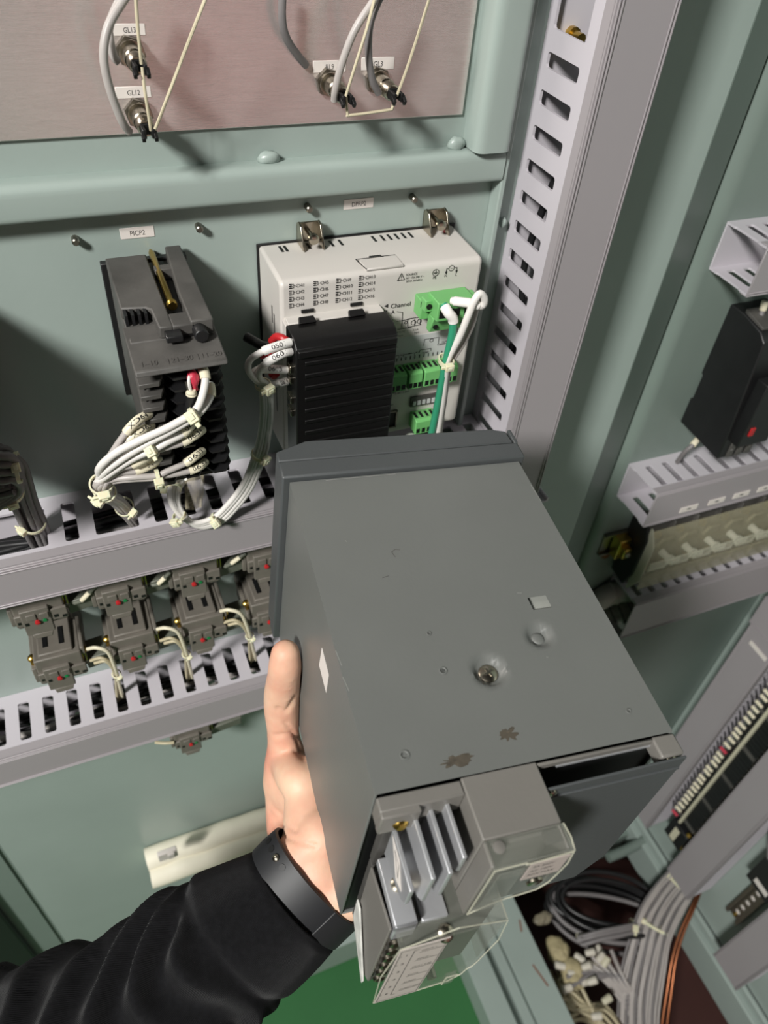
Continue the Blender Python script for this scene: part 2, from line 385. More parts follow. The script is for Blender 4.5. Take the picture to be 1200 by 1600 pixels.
for k, (xa, xb) in enumerate(((.574, .598), (.614, .637), (.650, .673), (.686, .709))):
    lb = tag(MB().box(xa, xb, -0.0246, -0.0237, 1.2225, 1.2300).build('duct_tag', M['paper']),
        ['first', 'second', 'third', 'fourth'][k] + ' small white tag from the left on the front of the right-hand duct', 'label')
    mb = MB(); line(mb, [((xa+xb)/2-.002, -0.02465, 1.2262), ((xa+xb)/2+.002, -0.02465, 1.2262)], .0022, Y_); mb.build('lettering', M['inkg'], lb)
# upright ducts on the right-hand wall (cover faces the room)
wd0 = duct('cable_duct', 'upright grey cable duct in the inner corner of the right-hand wall', (0.921, -0.072, 0.262), Z_, Y_, -X_, 0.631, 0.055, 0.060, s0=0.006, pitch=0.0125, slot=0.0062, d0=0.006, d1=0.047)
wdA = duct('cable_duct', 'upright grey cable duct with cables leaving its foot, middle of the right-hand wall', (0.921, -0.215, 0.247), Z_, Y_, -X_, 0.646, 0.063, 0.060, s0=0.006, pitch=0.0125, slot=0.0062, d0=0.006, d1=0.047)
wdB = duct('cable_duct', 'upright grey cable duct nearest the lower right corner of the photo', (0.921, -0.374, 0.220), Z_, Y_, -X_, 0.673, 0.063, 0.060, s0=0.006, pitch=0.0125, slot=0.0062, d0=0.006, d1=0.047)
# cross duct above them with two pale tags
hd = duct('cable_duct', 'grey cross duct meeting the corner duct of the right-hand wall at the right edge', (0.921, -0.015, 0.895), -Y_, Z_, -X_, 0.60, 0.060, 0.066, s0=0.01, pitch=0.0200)
for z_, y_, lb_ in ((0.862, -0.05, 'lower'), (0.915, -0.105, 'upper')):
    xx = 0.860 if lb_ == 'lower' else 0.8535
    tag(MB().box(xx-0.0022, xx-0.0012, y_-0.018, y_+0.018, z_-.004, z_+.004).build('duct_tag', M['paper']), lb_ + ' pale strip tag where two ducts of the right-hand wall meet', 'label')
# ------------------------------------------------------------------ adhesive name tags
def name_tag(txt, x0, x1, z0, z1, y, label, m=M['paper'], size=None, tilt=0.0):
    o = MB().box(x0, x1, y-0.0004, y, z0, z1).build('name_tag', m, bevel=0.0003, seg=1); tag(o, label, 'label')
    mb = MB(); size = size or (z1-z0)*0.62
    write(mb, txt, ((x0+x1)/2, y-0.00046, z0+(z1-z0)*0.27), X_, Z_, size, center=True, squeeze=0.86)
    mb.build('lettering', M['ink'], o); return o
def tag_px(txt, c0, c1, y, label, **k):
    a = at(*c0, 1, y); b = at(*c1, 1, y); return name_tag(txt, a.x, b.x, b.z, a.z, y, label, **k)
tag_px('PICP2', (186, 357), (242, 369), 0, 'white tag reading PICP2 on the green panel above the black controller')
tag_px('DPRP2', (537, 312), (583, 323.5), 0, 'white tag reading DPRP2 on the green panel above the white recorder')
YP = -0.0022
tag_px('GL13', (175, 37), (228, 55), YP, 'white tag reading GL13 on the steel plate, upper left')
tag_px('GL12', (179, 136), (237, 152), YP, 'white tag reading GL12 on the steel plate, below the GL13 tag')
tag_px('RL9', (489, 95), (540, 112), YP, 'white tag reading RL9 on the steel plate, left of the GL3 tag')
tag_px('GL3', (565, 90), (615, 108), YP, 'white tag reading GL3 on the steel plate, right of the RL9 tag')

# ------------------------------------------------------------------ lamp bodies seen from behind
def lamp(base_px, tip_px, label):
    b = at(*base_px, 1, YP); L_ = 0.030
    t = thing('lamp_body', b, label, 'lamp')
    MB().lathe(b, -Y_, [(0, .0075), (.0035, .0075), (.0035, .0058), (.005, .0058)], n=6).build('nut', M['zinc'], t, smooth=True, angle=30)
    MB().lathe(b, -Y_, [(.0015, .0062), (.0065, .0062), (.0065, .0050), (.016, .0050), (.0165, .0044), (.024, .0044), (.025, .0036)], n=18).build('barrel', M['nickel'], t, smooth=True, angle=40)
    mb = MB(); e = b + V((0, -.025, 0))
    for dx in (-.0022, .0022):
        mb.box(e.x+dx-.0009, e.x+dx+.0009, e.y-.0085, e.y+.001, e.z-.0022, e.z+.0022)
        mb.obox(e+V((dx*1.4, -.0085, -.001)), (X_, V((0,-.8,-.5)), V((0,.5,-.8))), (.0009, .0022, .0014))
    mb.box(e.x-.003, e.x+.003, e.y-.0012, e.y+.001, e.z-.0026, e.z+.0026)
    mb.build('terminal_clip', M['blackd'], t, bevel=0.0003)
    return t, e
l13, e13 = lamp((203, 79), None, 'nickel lamp body below the GL13 tag on the steel plate')
l12, e12 = lamp((216, 175), None, 'nickel lamp body below the GL12 tag on the steel plate')
l9, e9 = lamp((512, 127), None, 'nickel lamp body below the RL9 tag on the steel plate')
l3, e3 = lamp((588, 124), None, 'nickel lamp body below the GL3 tag on the steel plate')
def wire(name, pts, r, m, label, cat='wire', group=None, n=8, k=6):
    o = MB().tube(pts, r, n, k).build(name, m, smooth=True, angle=60); return tag(o, label, cat, group)
def px(pl, y=None):
    return [at(p[0], p[1], 1, p[2] if len(p) > 2 else y) for p in pl]
wire('grey_cable', px([(202, 206, -.03), (190, 188, -.034), (172, 140, -.037), (162, 90, -.038), (168, 45, -.036), (188, 8, -.033), (215, -30, -.03)]), .0020, M['gwire'], 'thick grey cable looping down to the GL12 lamp body', 'cable')
wire('grey_cable', px([(186, 97, -.030), (178, 88, -.030), (172, 65, -.030), (170, 45, -.028), (178, 20, -.027), (200, -25, -.025)]), .0020, M['gwire'], 'thick grey cable curving down to the GL13 lamp body behind the longer loop', 'cable')
wire('grey_cable', px([(522, 157, -.028), (524, 140, -.030), (534, 100, -.032), (553, 50, -.033), (578, 10, -.032), (600, -20, -.03)]), .0020, M['gwire'], 'thick grey cable curving down to the RL9 lamp body', 'cable')
wire('grey_cable', px([(592, 146, -.026), (582, 125, -.028), (576, 85, -.030), (578, 40, -.031), (590, 5, -.031), (606, -25, -.03)]), .0020, M['gwired'], 'darker grey cable curving down to the GL3 lamp body', 'cable')
wire('grey_cable', px([(478, 102, -.004), (464, 85, -.008), (448, 60, -.012), (441, 30, -.014), (442, -20, -.014)]), .0021, M['gwired'], 'grey cable hanging alone on the steel plate left of the RL9 tag', 'cable')
for pl, lb in (
    ([(236, 204, -.034), (226, 140, -.036), (222, 105, -.034)], 'pale thin wire linking the GL13 and GL12 lamp bodies'),
    ([(221, 100, -.034), (215, 40, -.036), (211, -20, -.036)], 'pale thin wire rising straight from the GL13 lamp body'),
    ([(241, 205, -.034), (252, 178, -.036), (285, 90, -.040), (330, -25, -.044)], 'pale thin wire rising steeply right of the GL12 lamp body'),
    ([(540, 151, -.034), (556, 100, -.036), (573, 45, -.036), (590, -20, -.036)], 'pale thin wire rising from the RL9 lamp body between the grey cables'),
    ([(620, 150, -.034), (640, 95, -.037), (675, -15, -.042)], 'pale thin wire rising from the GL3 lamp body to the top edge'),
    ([(541, 152, -.034), (543, 178, -.034), (548, 180, -.034), (606, 172, -.034), (613, 168, -.034), (617, 150, -.034)], 'pale thin wire bridging the RL9 and GL3 lamp bodies from below')):
    wire('thin_wire', px(pl), .0008, M['ywire'], lb, 'wire', n=6, k=4 if len(pl) > 4 else 3)

# ------------------------------------------------------------------ black controller (45 x 92)
ct = thing('temperature_controller', (0.0435, 0, 1.484), 'dusty black panel controller full of grey wires, under the PICP2 tag', 'controller')
CX0, CX1, CZ0, CZ1, CY = 0.0210, 0.0660, 1.4860, 1.5760, -0.1000
MB().box(CX0-.0025, CX1+.0025, -.005, -.0003, CZ0-.003, CZ1+.001).build('mounting_frame', M['black'], ct, bevel=0.0006)
mb = MB(); mb.box(CX0+.0008, CX1-.0008, -.090, -.004, CZ0, CZ1-.001)
mb.build('body', M['blackm'], ct, bevel=0.0008)
# label ledge above the terminals
mb = MB().prism([(CX0-.001, -.075, CZ1), (CX0-.001, -.112, CZ1-.004), (CX0-.001, -.114, CZ1-.0065), (CX0-.001, -.075, CZ1-.006)], (CX1-CX0+.002, 0, 0))
lg = mb.build('label_ledge', M['blackm'], ct, bevel=0.0008)
mb = MB(); sl = V((0, -.037, -.004)).normalized(); up_ = -sl
for txt, xo in (('1–10', .0025), ('|', .0160), ('21–30', .0180), ('|', .0312), ('11–20', .0330)):
    write(mb, txt, V((CX0+xo, -.1090, CZ1-.00325)), X_, up_, .0052, squeeze=.86)
mb.build('raised_lettering', M['blackm'], lg)
# bracket on top
zt = CZ1 + .006
def slab(mb, poly, z0, z1): mb.prism([(x, y, z0) for x, y in poly], (0, 0, z1-z0))
mb = MB()
slab(mb, [(.0215, -.008), (.0215, -.066), (.034, -.068), (.0365, -.071), (.0372, -.090), (.0445, -.0905), (.0445, -.008)], CZ1-.001, zt)
slab(mb, [(.0565, -.004), (.0445+.009, -.060), (.0535, -.0905), (.0655, -.0905), (.0655, -.004)], CZ1-.001, zt+.0015)
slab(mb, [(.0440, -.0775), (.0440, -.0905), (.0560, -.0905), (.0560, -.0775)], CZ1-.001, zt)
br = mb.build('mounting_bracket', M['blackm'], ct, bevel=0.0009)
mb = MB()
for i in range(4): mb.box(.0225+i*.0034, .0240+i*.0034, -.0735, -.0665, CZ1-.001, zt-.0008)
mb.build('rib', M['black'], br)
mb = MB().box(.0460, .0560, -.0300, -.0240, CZ1, zt+.0005); mb.build('screw_guide', M['blackm'], br, bevel=0.0006)
MB().box(.0445, .0540, -.0905, -.008, CZ1-.0015, CZ1+.0004).build('channel_floor', M['blackd'], br)
sc0 = V((.0482, -.002, zt-.0010)); sc1 = V((.0482, -.0665, zt-.0010))
MB().lathe(sc0, (sc1-sc0), [(0, .0008), (.004, .0018), (.0640, .0018), (.0640, .0030), (.0665, .0030), (.0672, .0024)], n=12).build('bracket_screw', M['brass'], br, smooth=True, angle=40)
mb = MB().box(.0395, .0480, -.0975, -.0900, CZ1+.0003, CZ1+.004).cyl((.0575, -.0980, CZ1+.002), (.0575, -.0900, CZ1+.002), .0038, n=12); mb.build('catch', M['black'], ct, bevel=0.0006)
# terminal rows: grey ledges on the left, scalloped barriers in two further columns
rows = 11; pz = .00765
for i in range(rows):
    z = CZ1 - .0135 - i*pz
    if z < CZ0+.001: continue
    MB().prism([(CX0, -.088, z), (CX0, -.1085, z-.0010), (CX0+.0105, -.1085, z-.0010), (CX0+.0130, -.1030, z), (CX0+.0130, -.088, z)], (0, 0, -.0026)).build('ledge', M['blackm'], ct, bevel=0.0003, seg=1)
    for c0, c1 in ((CX0+.0140, CX0+.0285), (CX0+.0295, CX1)):
        cm = (c0+c1)/2
        MB().prism([(c0, -.088, z), (c0, -.1010, z), (cm-.0035, -.1075, z-.0008), (cm+.0035, -.1075, z-.0008), (c1, -.1010, z), (c1, -.088, z)], (0, 0, -.0014)).build('barrier', M['black'], ct)
    zz = z - .0052
    mb = MB().lathe((CX0+.0045, -.0900, zz), -Y_, [(0, .0024), (.006, .0024), (.0068, .0018)], n=10).box(CX0+.001, CX0+.0015, -.1045, -.0905, zz-.0012, zz+.0012)
    mb.lathe((CX0+.0100, -.0900, zz), -Y_, [(0, .0014), (.006, .0014)], n=8); mb.build('terminal_screw', M['zinc'], ct, smooth=True, angle=40)
    MB().lathe((CX0+.0225, -.0900, zz), -Y_, [(0, .0024), (.005, .0024), (.0058, .0018)], n=10).lathe((CX1-.005, -.0900, zz), -Y_, [(0, .0024), (.007, .0024), (.0078, .0018)], n=10).build('terminal_screw', M['zinc'], ct, smooth=True, angle=40)
mb = MB().box(CX0+.0008, CX1-.0008, -.1000, -.088, CZ0-.001, CZ0+.002); mb.build('foot_plate', M['black'], ct, bevel=0.0005)
# a second, similar instrument left of the frame (only its shadow and its cables are in view)
c2 = copy_tree(ct, loc=(-0.0935, 0, 1.484), label='black panel controller beyond the left edge that feeds the dark cable bundle')

# ------------------------------------------------------------------ white recorder
RX0, RX1, RZ0, RZ1, RY = 0.1135, 0.2505, 1.4410, 1.5760, -0.0480
rc = thing('recorder', (0.182, 0, 1.441), 'off-white panel recorder with green plugs and black terminal cover, under the DPRP2 tag', 'recorder')
def shell():
    mb = MB(); prf = rnd([(0.0, RZ1, 0), (RY, RZ1-.0010, .005), (RY, RZ0+.002, .003), (0.0, RZ0, 0)], .003, 5)
    mb.prism([(RX0+.0006, y, z) for y, z in prf], (RX1-RX0-.0012, 0, 0)); return mb
MB().box(RX0-.0008, RX1+.0008, -.0016, -.0003, RZ0-.0010, RZ1+.0012).build('gasket', M['blackd'], rc, bevel=0.0005)
case = shell().build('case', M['white'], rc, bevel=0.0028, seg=3, angle=60)
# vents as dark recessed slits on the top and left side
for a in (.1255, .1285, .1435, .1530, .1588, .1650, .1880, .1940, .1990, .2040, .2090, .2140):
    MB().prism([(a, -.0050, RZ1+.00006), (a+.0017, -.0050, RZ1+.00006), (a+.0017+.0003, -.0125, RZ1-.00012), (a+.0003, -.0125, RZ1-.00012)], (0, 0, .00012)).build('vent', M['blackd'], rc)
for y_, z_, h_ in ((-.0330, 1.545, .019), (-.0285, 1.5485, .011), (-.0335, 1.490, .019)):
    MB().box(RX0+.00052, RX0+.0007, y_-.0009, y_+.0009, z_-h_, z_+.001).build('vent', M['blackd'], rc)
# latch on the top edge
mb = MB()
mb.box(.1690, .1940, -.0470, -.0340, RZ1-.0010, RZ1+.0004).box(.1755, .1855, -.0335, -.0310, RZ1-.0004, RZ1+.0005)
lt = mb.build('latch', M['white'], rc, bevel=0.0003, seg=1)
mb = MB(); line(mb, [(.1690, -.0470, RZ1+.0005), (.1675, -.0380, RZ1+.0005), (.1672, -.0335, RZ1+.0005), (.1935, -.0335, RZ1+.0005)], .0008, Z_); mb.box(.1765, .1845, -.0330, -.0315, RZ1+.0004, RZ1+.0006)
mb.build('seam', M['blackd'], lt)
# mounting clamps
def clamp(x):
    mb = MB()
    for dx in (-.0070, .0058):
        mb.prism([(x+dx, -.0020, RZ1+.0005), (x+dx, -.0020, RZ1+.0120), (x+dx, -.0055, RZ1+.0150), (x+dx, -.0100, RZ1+.0140), (x+dx, -.0155, RZ1+.0045), (x+dx, -.0165, RZ1+.0004)], (.0014, 0, 0))
    mb.box(x-.0070, x+.0072, -.0040, -.0026, RZ1+.0012, RZ1+.0135)
    o = mb.build('mounting_clamp', M['nickel'], rc, bevel=0.0004)
    MB().lathe((x-.0005, -.0190, RZ1+.0085), Y_, [(0, .0022), (.0006, .0034), (.0032, .0034), (.0032, .0016), (.0150, .0016)], n=12).build('clamp_screw', M['nickel'], o, smooth=True, angle=40)
clamp(.1455); clamp(.2330)
MB().box(.2385, .2420, -.0120, -.0085, RZ1, RZ1+.0030).build('red_tip', M['red'], rc, bevel=0.0004)
# black terminal cover over a white terminal block
tb = MB().box(.1150, .1800, -.0580, -.0475, 1.4440, 1.5500).box(.1165, .1790, -.0560, -.0475, 1.5500, 1.5518).build('terminal_block', M['white'], rc, bevel=0.0005)
tcv = MB()
tcv.prism([(.1140, -.0585, 1.5530), (.1140, -.0720, 1.5525), (.1140, -.0760, 1.5505), (.1140, -.0790, 1.5475), (.1140, -.0790, 1.4430), (.1140, -.0585, 1.4430)], (.0655, 0, 0))
cv = tcv.build('terminal_cover', M['tcover'], rc, bevel=0.0008)
for i in range(11):
    MB().box(.1195, .1780, -.0800, -.0788, 1.5365-i*.0088, 1.5393-i*.0088).build('rib', M['tcover'], cv, bevel=0.0005)
MB().box(.1150, .1785, -.0812, -.0785, 1.5430, 1.5475).build('ridge', M['tcover'], cv, bevel=0.0006)
for x in (.1265, .1585):
    mb = MB().prism([(x-.0050, -.0600, 1.5527), (x+.0062, -.0600, 1.5527), (x+.0052, -.0560, 1.5550), (x-.0040, -.0560, 1.5550)], (0, -.0020, .0018)); tcl = mb.build('cover_clip', M['tcover'], cv, bevel=0.0004)
    MB().prism([(x-.0015, -.0600, 1.55460), (x+.0028, -.0600, 1.55460), (x+.0026, -.0586, 1.55545), (x-.0013, -.0586, 1.55545)], (0, -.0004, .0004)).build('clip_eye', M['white'], tcl)
    MB().box(x+.0005, x+.0085, RY-.0012, RY-.0001, 1.5535, 1.5555).build('clip_slot', M['blackd'], cv)
# power plug
pg = MB()
pg.box(.2035, .2395, -.0590, -.0480, 1.5430, 1.5560)
pgo = pg.build('power_socket', M['grnplug'], rc, bevel=0.0006)
mb = MB().box(.2085, .2345, -.0720, -.0560, 1.5480, 1.5610).prism([(.2085, -.0680, 1.5480), (.2085, -.0600, 1.5480), (.2085, -.0590, 1.5360), (.2085, -.0640, 1.5360)], (.0260, 0, 0))
mb.box(.2035, .2090, -.0640, -.0570, 1.5510, 1.5590).box(.2340, .2395, -.0640, -.0570, 1.5510, 1.5590)
plug = mb.build('power_plug', M['grnplug'], rc, bevel=0.0006)
mb = MB()
for x, y, z, r in ((.2062, -.0642, 1.5550, .0019), (.2368, -.0642, 1.5550, .0019), (.2115, -.0661, 1.5408, .0017), (.2315, -.0661, 1.5408, .0017)):
    mb.cyl((x, y-.0004, z), (x, y+.001, z), r, n=12)
for x in (.2125, .2215, .2300): mb.box(x-.0026, x+.0026, -.0724, -.0715, 1.5505, 1.5560)
mb.build('socket_hole', M['blackd'], plug)
# small four-way connectors
def conn(x0, x1, z0, z1, y1=-.0600):
    mb = MB().prism([(x0, -.0478, z0), (x0, -.0478, z1), (x0, y1+.002, z1), (x0, y1, z1-.0015), (x0, y1, z0)], (x1-x0, 0, 0))
    o = mb.build('connector', M['grnplug'], rc, bevel=0.0004); m2 = MB(); n = 3 if x1-x0 < .0125 else 4; p = (x1-x0)/n
    for i in range(n):
        xc = x0+p*(i+.5); m2.box(xc-.0013, xc+.0013, y1-.0002, y1+.001, z0+.0012, z0+.0050); m2.box(xc-.0010, xc+.0010, y1+.0035, -.0500, z1-.0004, z1+.0001)
    m2.build('wire_hole', M['blackd'], o)
conn(.1865, .1985, 1.4895, 1.5030); conn(.2000, .2105, 1.4895, 1.5030); conn(.2120, .2240, 1.4895, 1.5030); conn(.2255, .2375, 1.4895, 1.5030)
conn(.2100, .2270, 1.4475, 1.4600)
# network socket and dip switches
mb = MB().box(.1860, .1990, -.0500, -.0478, 1.4495, 1.4505).box(.1980, .1990, -.0500, -.0478, 1.4495, 1.4645).box(.1860, .1990, -.0500, -.0478, 1.4635, 1.4645); jk = mb.build('network_socket', M['zinc'], rc)
MB().box(.1860, .1980, -.0488, -.0480, 1.4505, 1.4635).box(.189, .195, -.0488, -.0480, 1.4490, 1.4508).build('socket_opening', M['blackd'], jk)
ds = MB().box(.2090, .2330, -.0495, -.0479, 1.4650, 1.4735).build('switch_block', M['blackm'], rc)
for i in range(6): MB().box(.2105+i*.0038, .2128+i*.0038, -.0503, -.0494, 1.4665, 1.4700).build('switch_lever', M['paperg'], ds)
# printed panels and print
MB().box(.1860, .2440, RY-.0003, RY, 1.5060, 1.5245).build('label_plate', M['paperg'], rc)
MB().box(.1860, .2400, RY-.0003, RY, 1.4765, 1.4890).build('label_plate', M['white'], rc)
ink = MB(); YI = RY-.00036
def pr_(txt, p, size, y=YI, sq=.95): q = at(*p, 1, y); write(ink, txt, q, X_, Z_, size, squeeze=sq)
for c in range(4):
    tops = [(452, 449), (490, 444.5), (525.5, 440.5), (561, 436)][c]
    for r_ in range(4):
        q = at(tops[0]+[0, 0, -.3, -.4][c]*r_, tops[1]+10.2*r_, 1, YI)
        for k in range(3): line(ink, [q+V((.0000, 0, .0018-.0012*k)), q+V((.0012, 0, .0018-.0012*k))], .0007, Y_)
        line(ink, [q+V((.0012, 0, .0018)), q+V((.0026, 0, .0018)), q+V((.0026, 0, -.0006)), q+V((.0012, 0, -.0006))], .00028, Y_)
        line(ink, [q+V((.0026, 0, .0006)), q+V((.0036, 0, .0006))], .00028, Y_)
        write(ink, 'CH%d' % (c*4+r_+1), q+V((.0040, 0, -.0006)), X_, Z_, .0031, squeeze=.9)
pr_('◄' if False else 'Channel', (610, 482), .0045)
q = at(605, 478, 1, YI); ink.add([q+V((-.0022,0,0)), q+V((.0005,0,.0014)), q+V((.0005,0,-.0014))], [(0,1,2)])
pr_('A', (611, 491), .0038); pr_('B', (610, 505), .0038); pr_('b', (609, 519), .0038)
for y_ in (484, 498, 511):
    q = at(604, y_+3, 1, YI); line(ink, [q+V((-.004,0,0)), q], .0016, Y_)
for (a, b) in (((620, 487), (629, 488)), ((620, 502), (640, 499)), ((621, 515), (643, 511)), ((629, 488), (628, 512)), ((637, 498), (637, 510)), ((648, 499), (648, 509)), ((657, 498), (656, 508)), ((638, 498), (660, 495)), ((638, 511), (658, 507))):
    line(ink, [at(*a, 1, YI), at(*b, 1, YI)], .0004, Y_)
def circ(mb, c, r, y=YI, n=14, w=.00035):
    line(mb, [V(c)+V((r*math.cos(2*math.pi*i/n), 0, r*math.sin(2*math.pi*i/n))) for i in range(n+1)], w, Y_)
circ(ink, at(646, 504, 1, YI), .0017); circ(ink, at(655, 502, 1, YI), .0015); circ(ink, at(634, 504, 1, YI), .0010)
for tx, p in (('RTD TC', (620, 521)), ('V mA', (645, 517)), ('Input', (622, 526)), ('Input', (647, 521))): pr_(tx, p, .0018)
pr_('SOURCE', (634, 431.5), .0022); pr_('AC 100-240 V ~', (634, 436.5), .0020); pr_('50VA 50/60Hz', (634, 441.5), .0020)
t_ = [at(621, 438.5, 1, YI), at(632, 437, 1, YI)]; tp_ = (t_[0]+t_[1])/2+V((0,0,.0046)); line(ink, [t_[0], t_[1], tp_, t_[0]], .0004, Y_); write(ink, '!', (t_[0]+t_[1])/2+V((-.0004,0,.0006)), X_, Z_, .0034)
pr_('PE', (676, 436), .0026); pr_('N', (694, 433), .0026); pr_('L', (711, 431), .0026)
q = at(681, 426, 1, YI); circ(ink, q, .0022); line(ink, [q+V((0,0,.0016)), q], .0004, Y_); line(ink, [q+V((-.0013,0,0)), q+V((.0013,0,0))], .0004, Y_); line(ink, [q+V((-.0008,0,-.0007)), q+V((.0008,0,-.0007))], .0004, Y_)
q = at(705.5, 419, 1, YI); circ(ink, q, .0019); write(ink, '~', q+V((-.0010,0,-.0008)), X_, Z_, .0030)
a_ = at(697, 427, 1, YI); b_ = at(713, 425, 1, YI)
line(ink, [a_, V((a_.x, YI, q.z)), q-V((.0019,0,0))], .0004, Y_); line(ink, [b_, V((b_.x, YI, q.z)), q+V((.0019,0,0))], .0004, Y_)
for p in (a_, b_): ink.add([p+V((0,0,-.0010)), p+V((-.0009,0,.0012)), p+V((.0009,0,.0012))], [(0,1,2)])
YI2 = YI-.0003
pr_('1DA', (612, 545), .0024, YI2)
for p, tx in (((614, 558), 'AL1'), ((625, 556.5), 'AL2'), ((637, 554), 'AL3'), ((649, 552), 'AL4'), ((660, 553), 'RS485'), ((683, 540), 'CURRENT'), ((690, 536), 'OUT')): pr_(tx, p, .0019, YI2)
for x0_, x1_, z_ in ((.1885, .1960, 1.5110), (.1995, .2080, 1.5110), (.2115, .2200, 1.5125)):
    line(ink, [(x0_, YI2, z_-.002), (x0_, YI2, z_), (x1_, YI2, z_), (x1_, YI2, z_-.002)], .0003, Y_)
line(ink, [(.2140, YI2, 1.5155), (.2140, YI2, 1.5205), (.2250, YI2, 1.5205), (.2250, YI2, 1.5155)], .0003, Y_); circ(ink, (.2195, YI2, 1.5190), .0013, n=10)
for i in range(15): line(ink, [(.1880+i*.0034, YI2, 1.5065), (.1880+i*.0034, YI2, 1.5088)], .0006, Y_)
# certification mark: angular K followed by a double swirl
q = at(598, 618, 1, YI2)
line(ink, [q, q+V((0,0,.0085))], .0011, Y_); line(ink, [q+V((.0048,0,.0082)), q+V((.0002,0,.0040)), q+V((.0036,0,.0006))], .0009, Y_)
for rr in (.0036, .0022): line(ink, [q+V((.0078+rr*math.cos(a), 0, .0042+rr*math.sin(a))) for a in [math.radians(40+i*22) for i in range(13)]], .0007, Y_)
pr_('1. SPEED', (617, 611.5), .0020, YI2); pr_('MODE SELECT', (641, 606.5), .0022, YI2); pr_('2. B0/1 & B2/3', (617, 616.5), .0020, YI2)
pr_('RS-422/485', (597, 637), .0020); pr_('Ethernet', (597, 642), .0020); pr_('ON 1 2 3 4', (645, 622), .0017)
ink.build('printing', M['ink'], rc)
# ------------------------------------------------------------------ instrument held in the hand (its rear faces the viewer)
UR = Matrix(((0.99259481, 0.10937421, 0.05284722), (-0.10754872, 0.99353905, -0.0362413), (-0.05646964, 0.03028927, 0.99794476)))
UO = CAM_P + V((0.08655401, 0.29649049, -0.28303971))
un = thing('process_controller', UO, 'dark grey instrument held in the hand, its rear terminals towards the viewer', 'controller', rot=UR)
def U(x, y, z): return UO + UR @ (V((x, y, z))*0.001)
def uat(px, py, ax, val):
    """point on the instrument's own plane (mm) seen at a pixel"""
    d = UR.transposed() @ (CAM_R.transposed() @ V(((px-600)/FPX, (py-800)/FPX, 1.0))); o = UR.transposed() @ (CAM_P - UO)
    return (o + d*((val*0.001 - o[ax])/d[ax]))*1000
class MU(MB):
    """same builder, millimetres in the instrument's own frame"""
    def build(s, name, m, parent=un, **k):
        s.v = [p*0.001 for p in s.v]; k['local'] = True
        if 'bevel' in k: k['bevel'] *= 0.001
        return MB.build(s, name, m, parent, **k)
uW, uL, uH = 137.0, 178.0, 143.0
def case_sheet():
    # folded sleeve open at the rear, with dimples pressed into the top and a small window
    me = MU(); t = 1.2
    nx, ny = 68, 88
    dim = [((66.5, -132.7), 8.5, 3.4, 5.4), ((98.0, -118.7), 7.2, 3.0, 4.0)]
    win = (101.0, 111.0, -104.3, -96.8)
    xs = sorted(set([round(uW*i/nx, 3) for i in range(nx+1)] + [win[0], win[1]])); ys = sorted(set([round(-uL*i/ny, 3) for i in range(ny+1)] + [win[2], win[3]]))
    def hz(x, y):
        z = 0.0
        for (cx, cy), r, dp, rf in dim:
            d = math.hypot(x-cx, y-cy)
            if d < r:
                q = min(1.0, (r-d)/(r-rf)); z -= dp*(q*q*(3-2*q))*1.05
        return z
    idx = {}; vs_ = []; fs = []
    for j, y in enumerate(ys):
        for i, x in enumerate(xs): idx[i, j] = len(vs_); vs_.append(V((x, y, hz(x, y))))
    for j in range(len(ys)-1):
        for i in range(len(xs)-1):
            cx = (xs[i]+xs[i+1])/2; cy = (ys[j]+ys[j+1])/2
            if win[0] < cx < win[1] and win[2] < cy < win[3]: continue
            fs.append((idx[i, j], idx[i+1, j], idx[i+1, j+1], idx[i, j+1]))
    me.add(vs_, fs); return me
MU.build(case_sheet(), 'case_top', M['unit'], smooth=True, angle=50)
mb = MU(); r_ = 0.0
mb.box(0, 1.2, -uL, 0, -uH, -0.02).box(uW-1.2, uW, -uL, 0, -uH, -0.02).box(1.2, uW-1.2, -uL, 0, -uH, -uH+1.2).box(1.2, uW-1.2, -6, -1, -uH+1.2, -1)
cs = mb.build('case_sides', M['unit'], bevel=0.4)
MU().box(102.6, 116, -103.2, -90, -3.6, -2.4).build('window_plate', mat('dull_plate', (150, 152, 146), .5)); MU().box(96, 118, -110, -88, -9.0, -8.0).build('window_floor', M['blackd'])
# screws and small pressed rivets on top
def urivet(x, y, r, h, name='rivet', m=M['unit']): MU().lathe((x, y, -.2), Z_, [(0, r), (h*.6, r*.95), (h, r*.55), (h*1.02, 0)], n=12, caps=False).build(name, m, smooth=True, angle=60)
sx = (66.5, -132.7)
MU().lathe((sx[0], sx[1], -3.4), Z_, [(0, 4.6), (.6, 4.6), (1.4, 3.4), (1.7, 0)], n=18, caps=False).build('case_screw', M['nickel'], smooth=True, angle=50)
mb = MU()
for a in (.4, .4+math.pi/2): mb.obox((sx[0], sx[1], -1.8), (V((math.cos(a), math.sin(a), 0)), V((-math.sin(a), math.cos(a), 0)), Z_), (2.2, .5, .35))
mb.build('screw_recess', M['zinc'], bevel=0)
MU().lathe((98.0, -118.7, -3.2), Z_, [(0, 3.4), (.5, 3.0), (.9, 1.6), (1.0, 0)], n=16, caps=False).build('rivet', M['unit'], smooth=True, angle=70)
for x, y, r in ((16.3, -164.3, 2.2), (45.1, -129, 2.0), (45, -108.5, 1.2), (121.7, -164.7, 1.3)):
    mb = MU().lathe((x, y, -.3), Z_, [(0, r), (.65, r), (.75, r*.75), (.3, r*.6), (.3, 0)], n=14, caps=False); mb.build('rivet', M['unit'], smooth=True, angle=50)
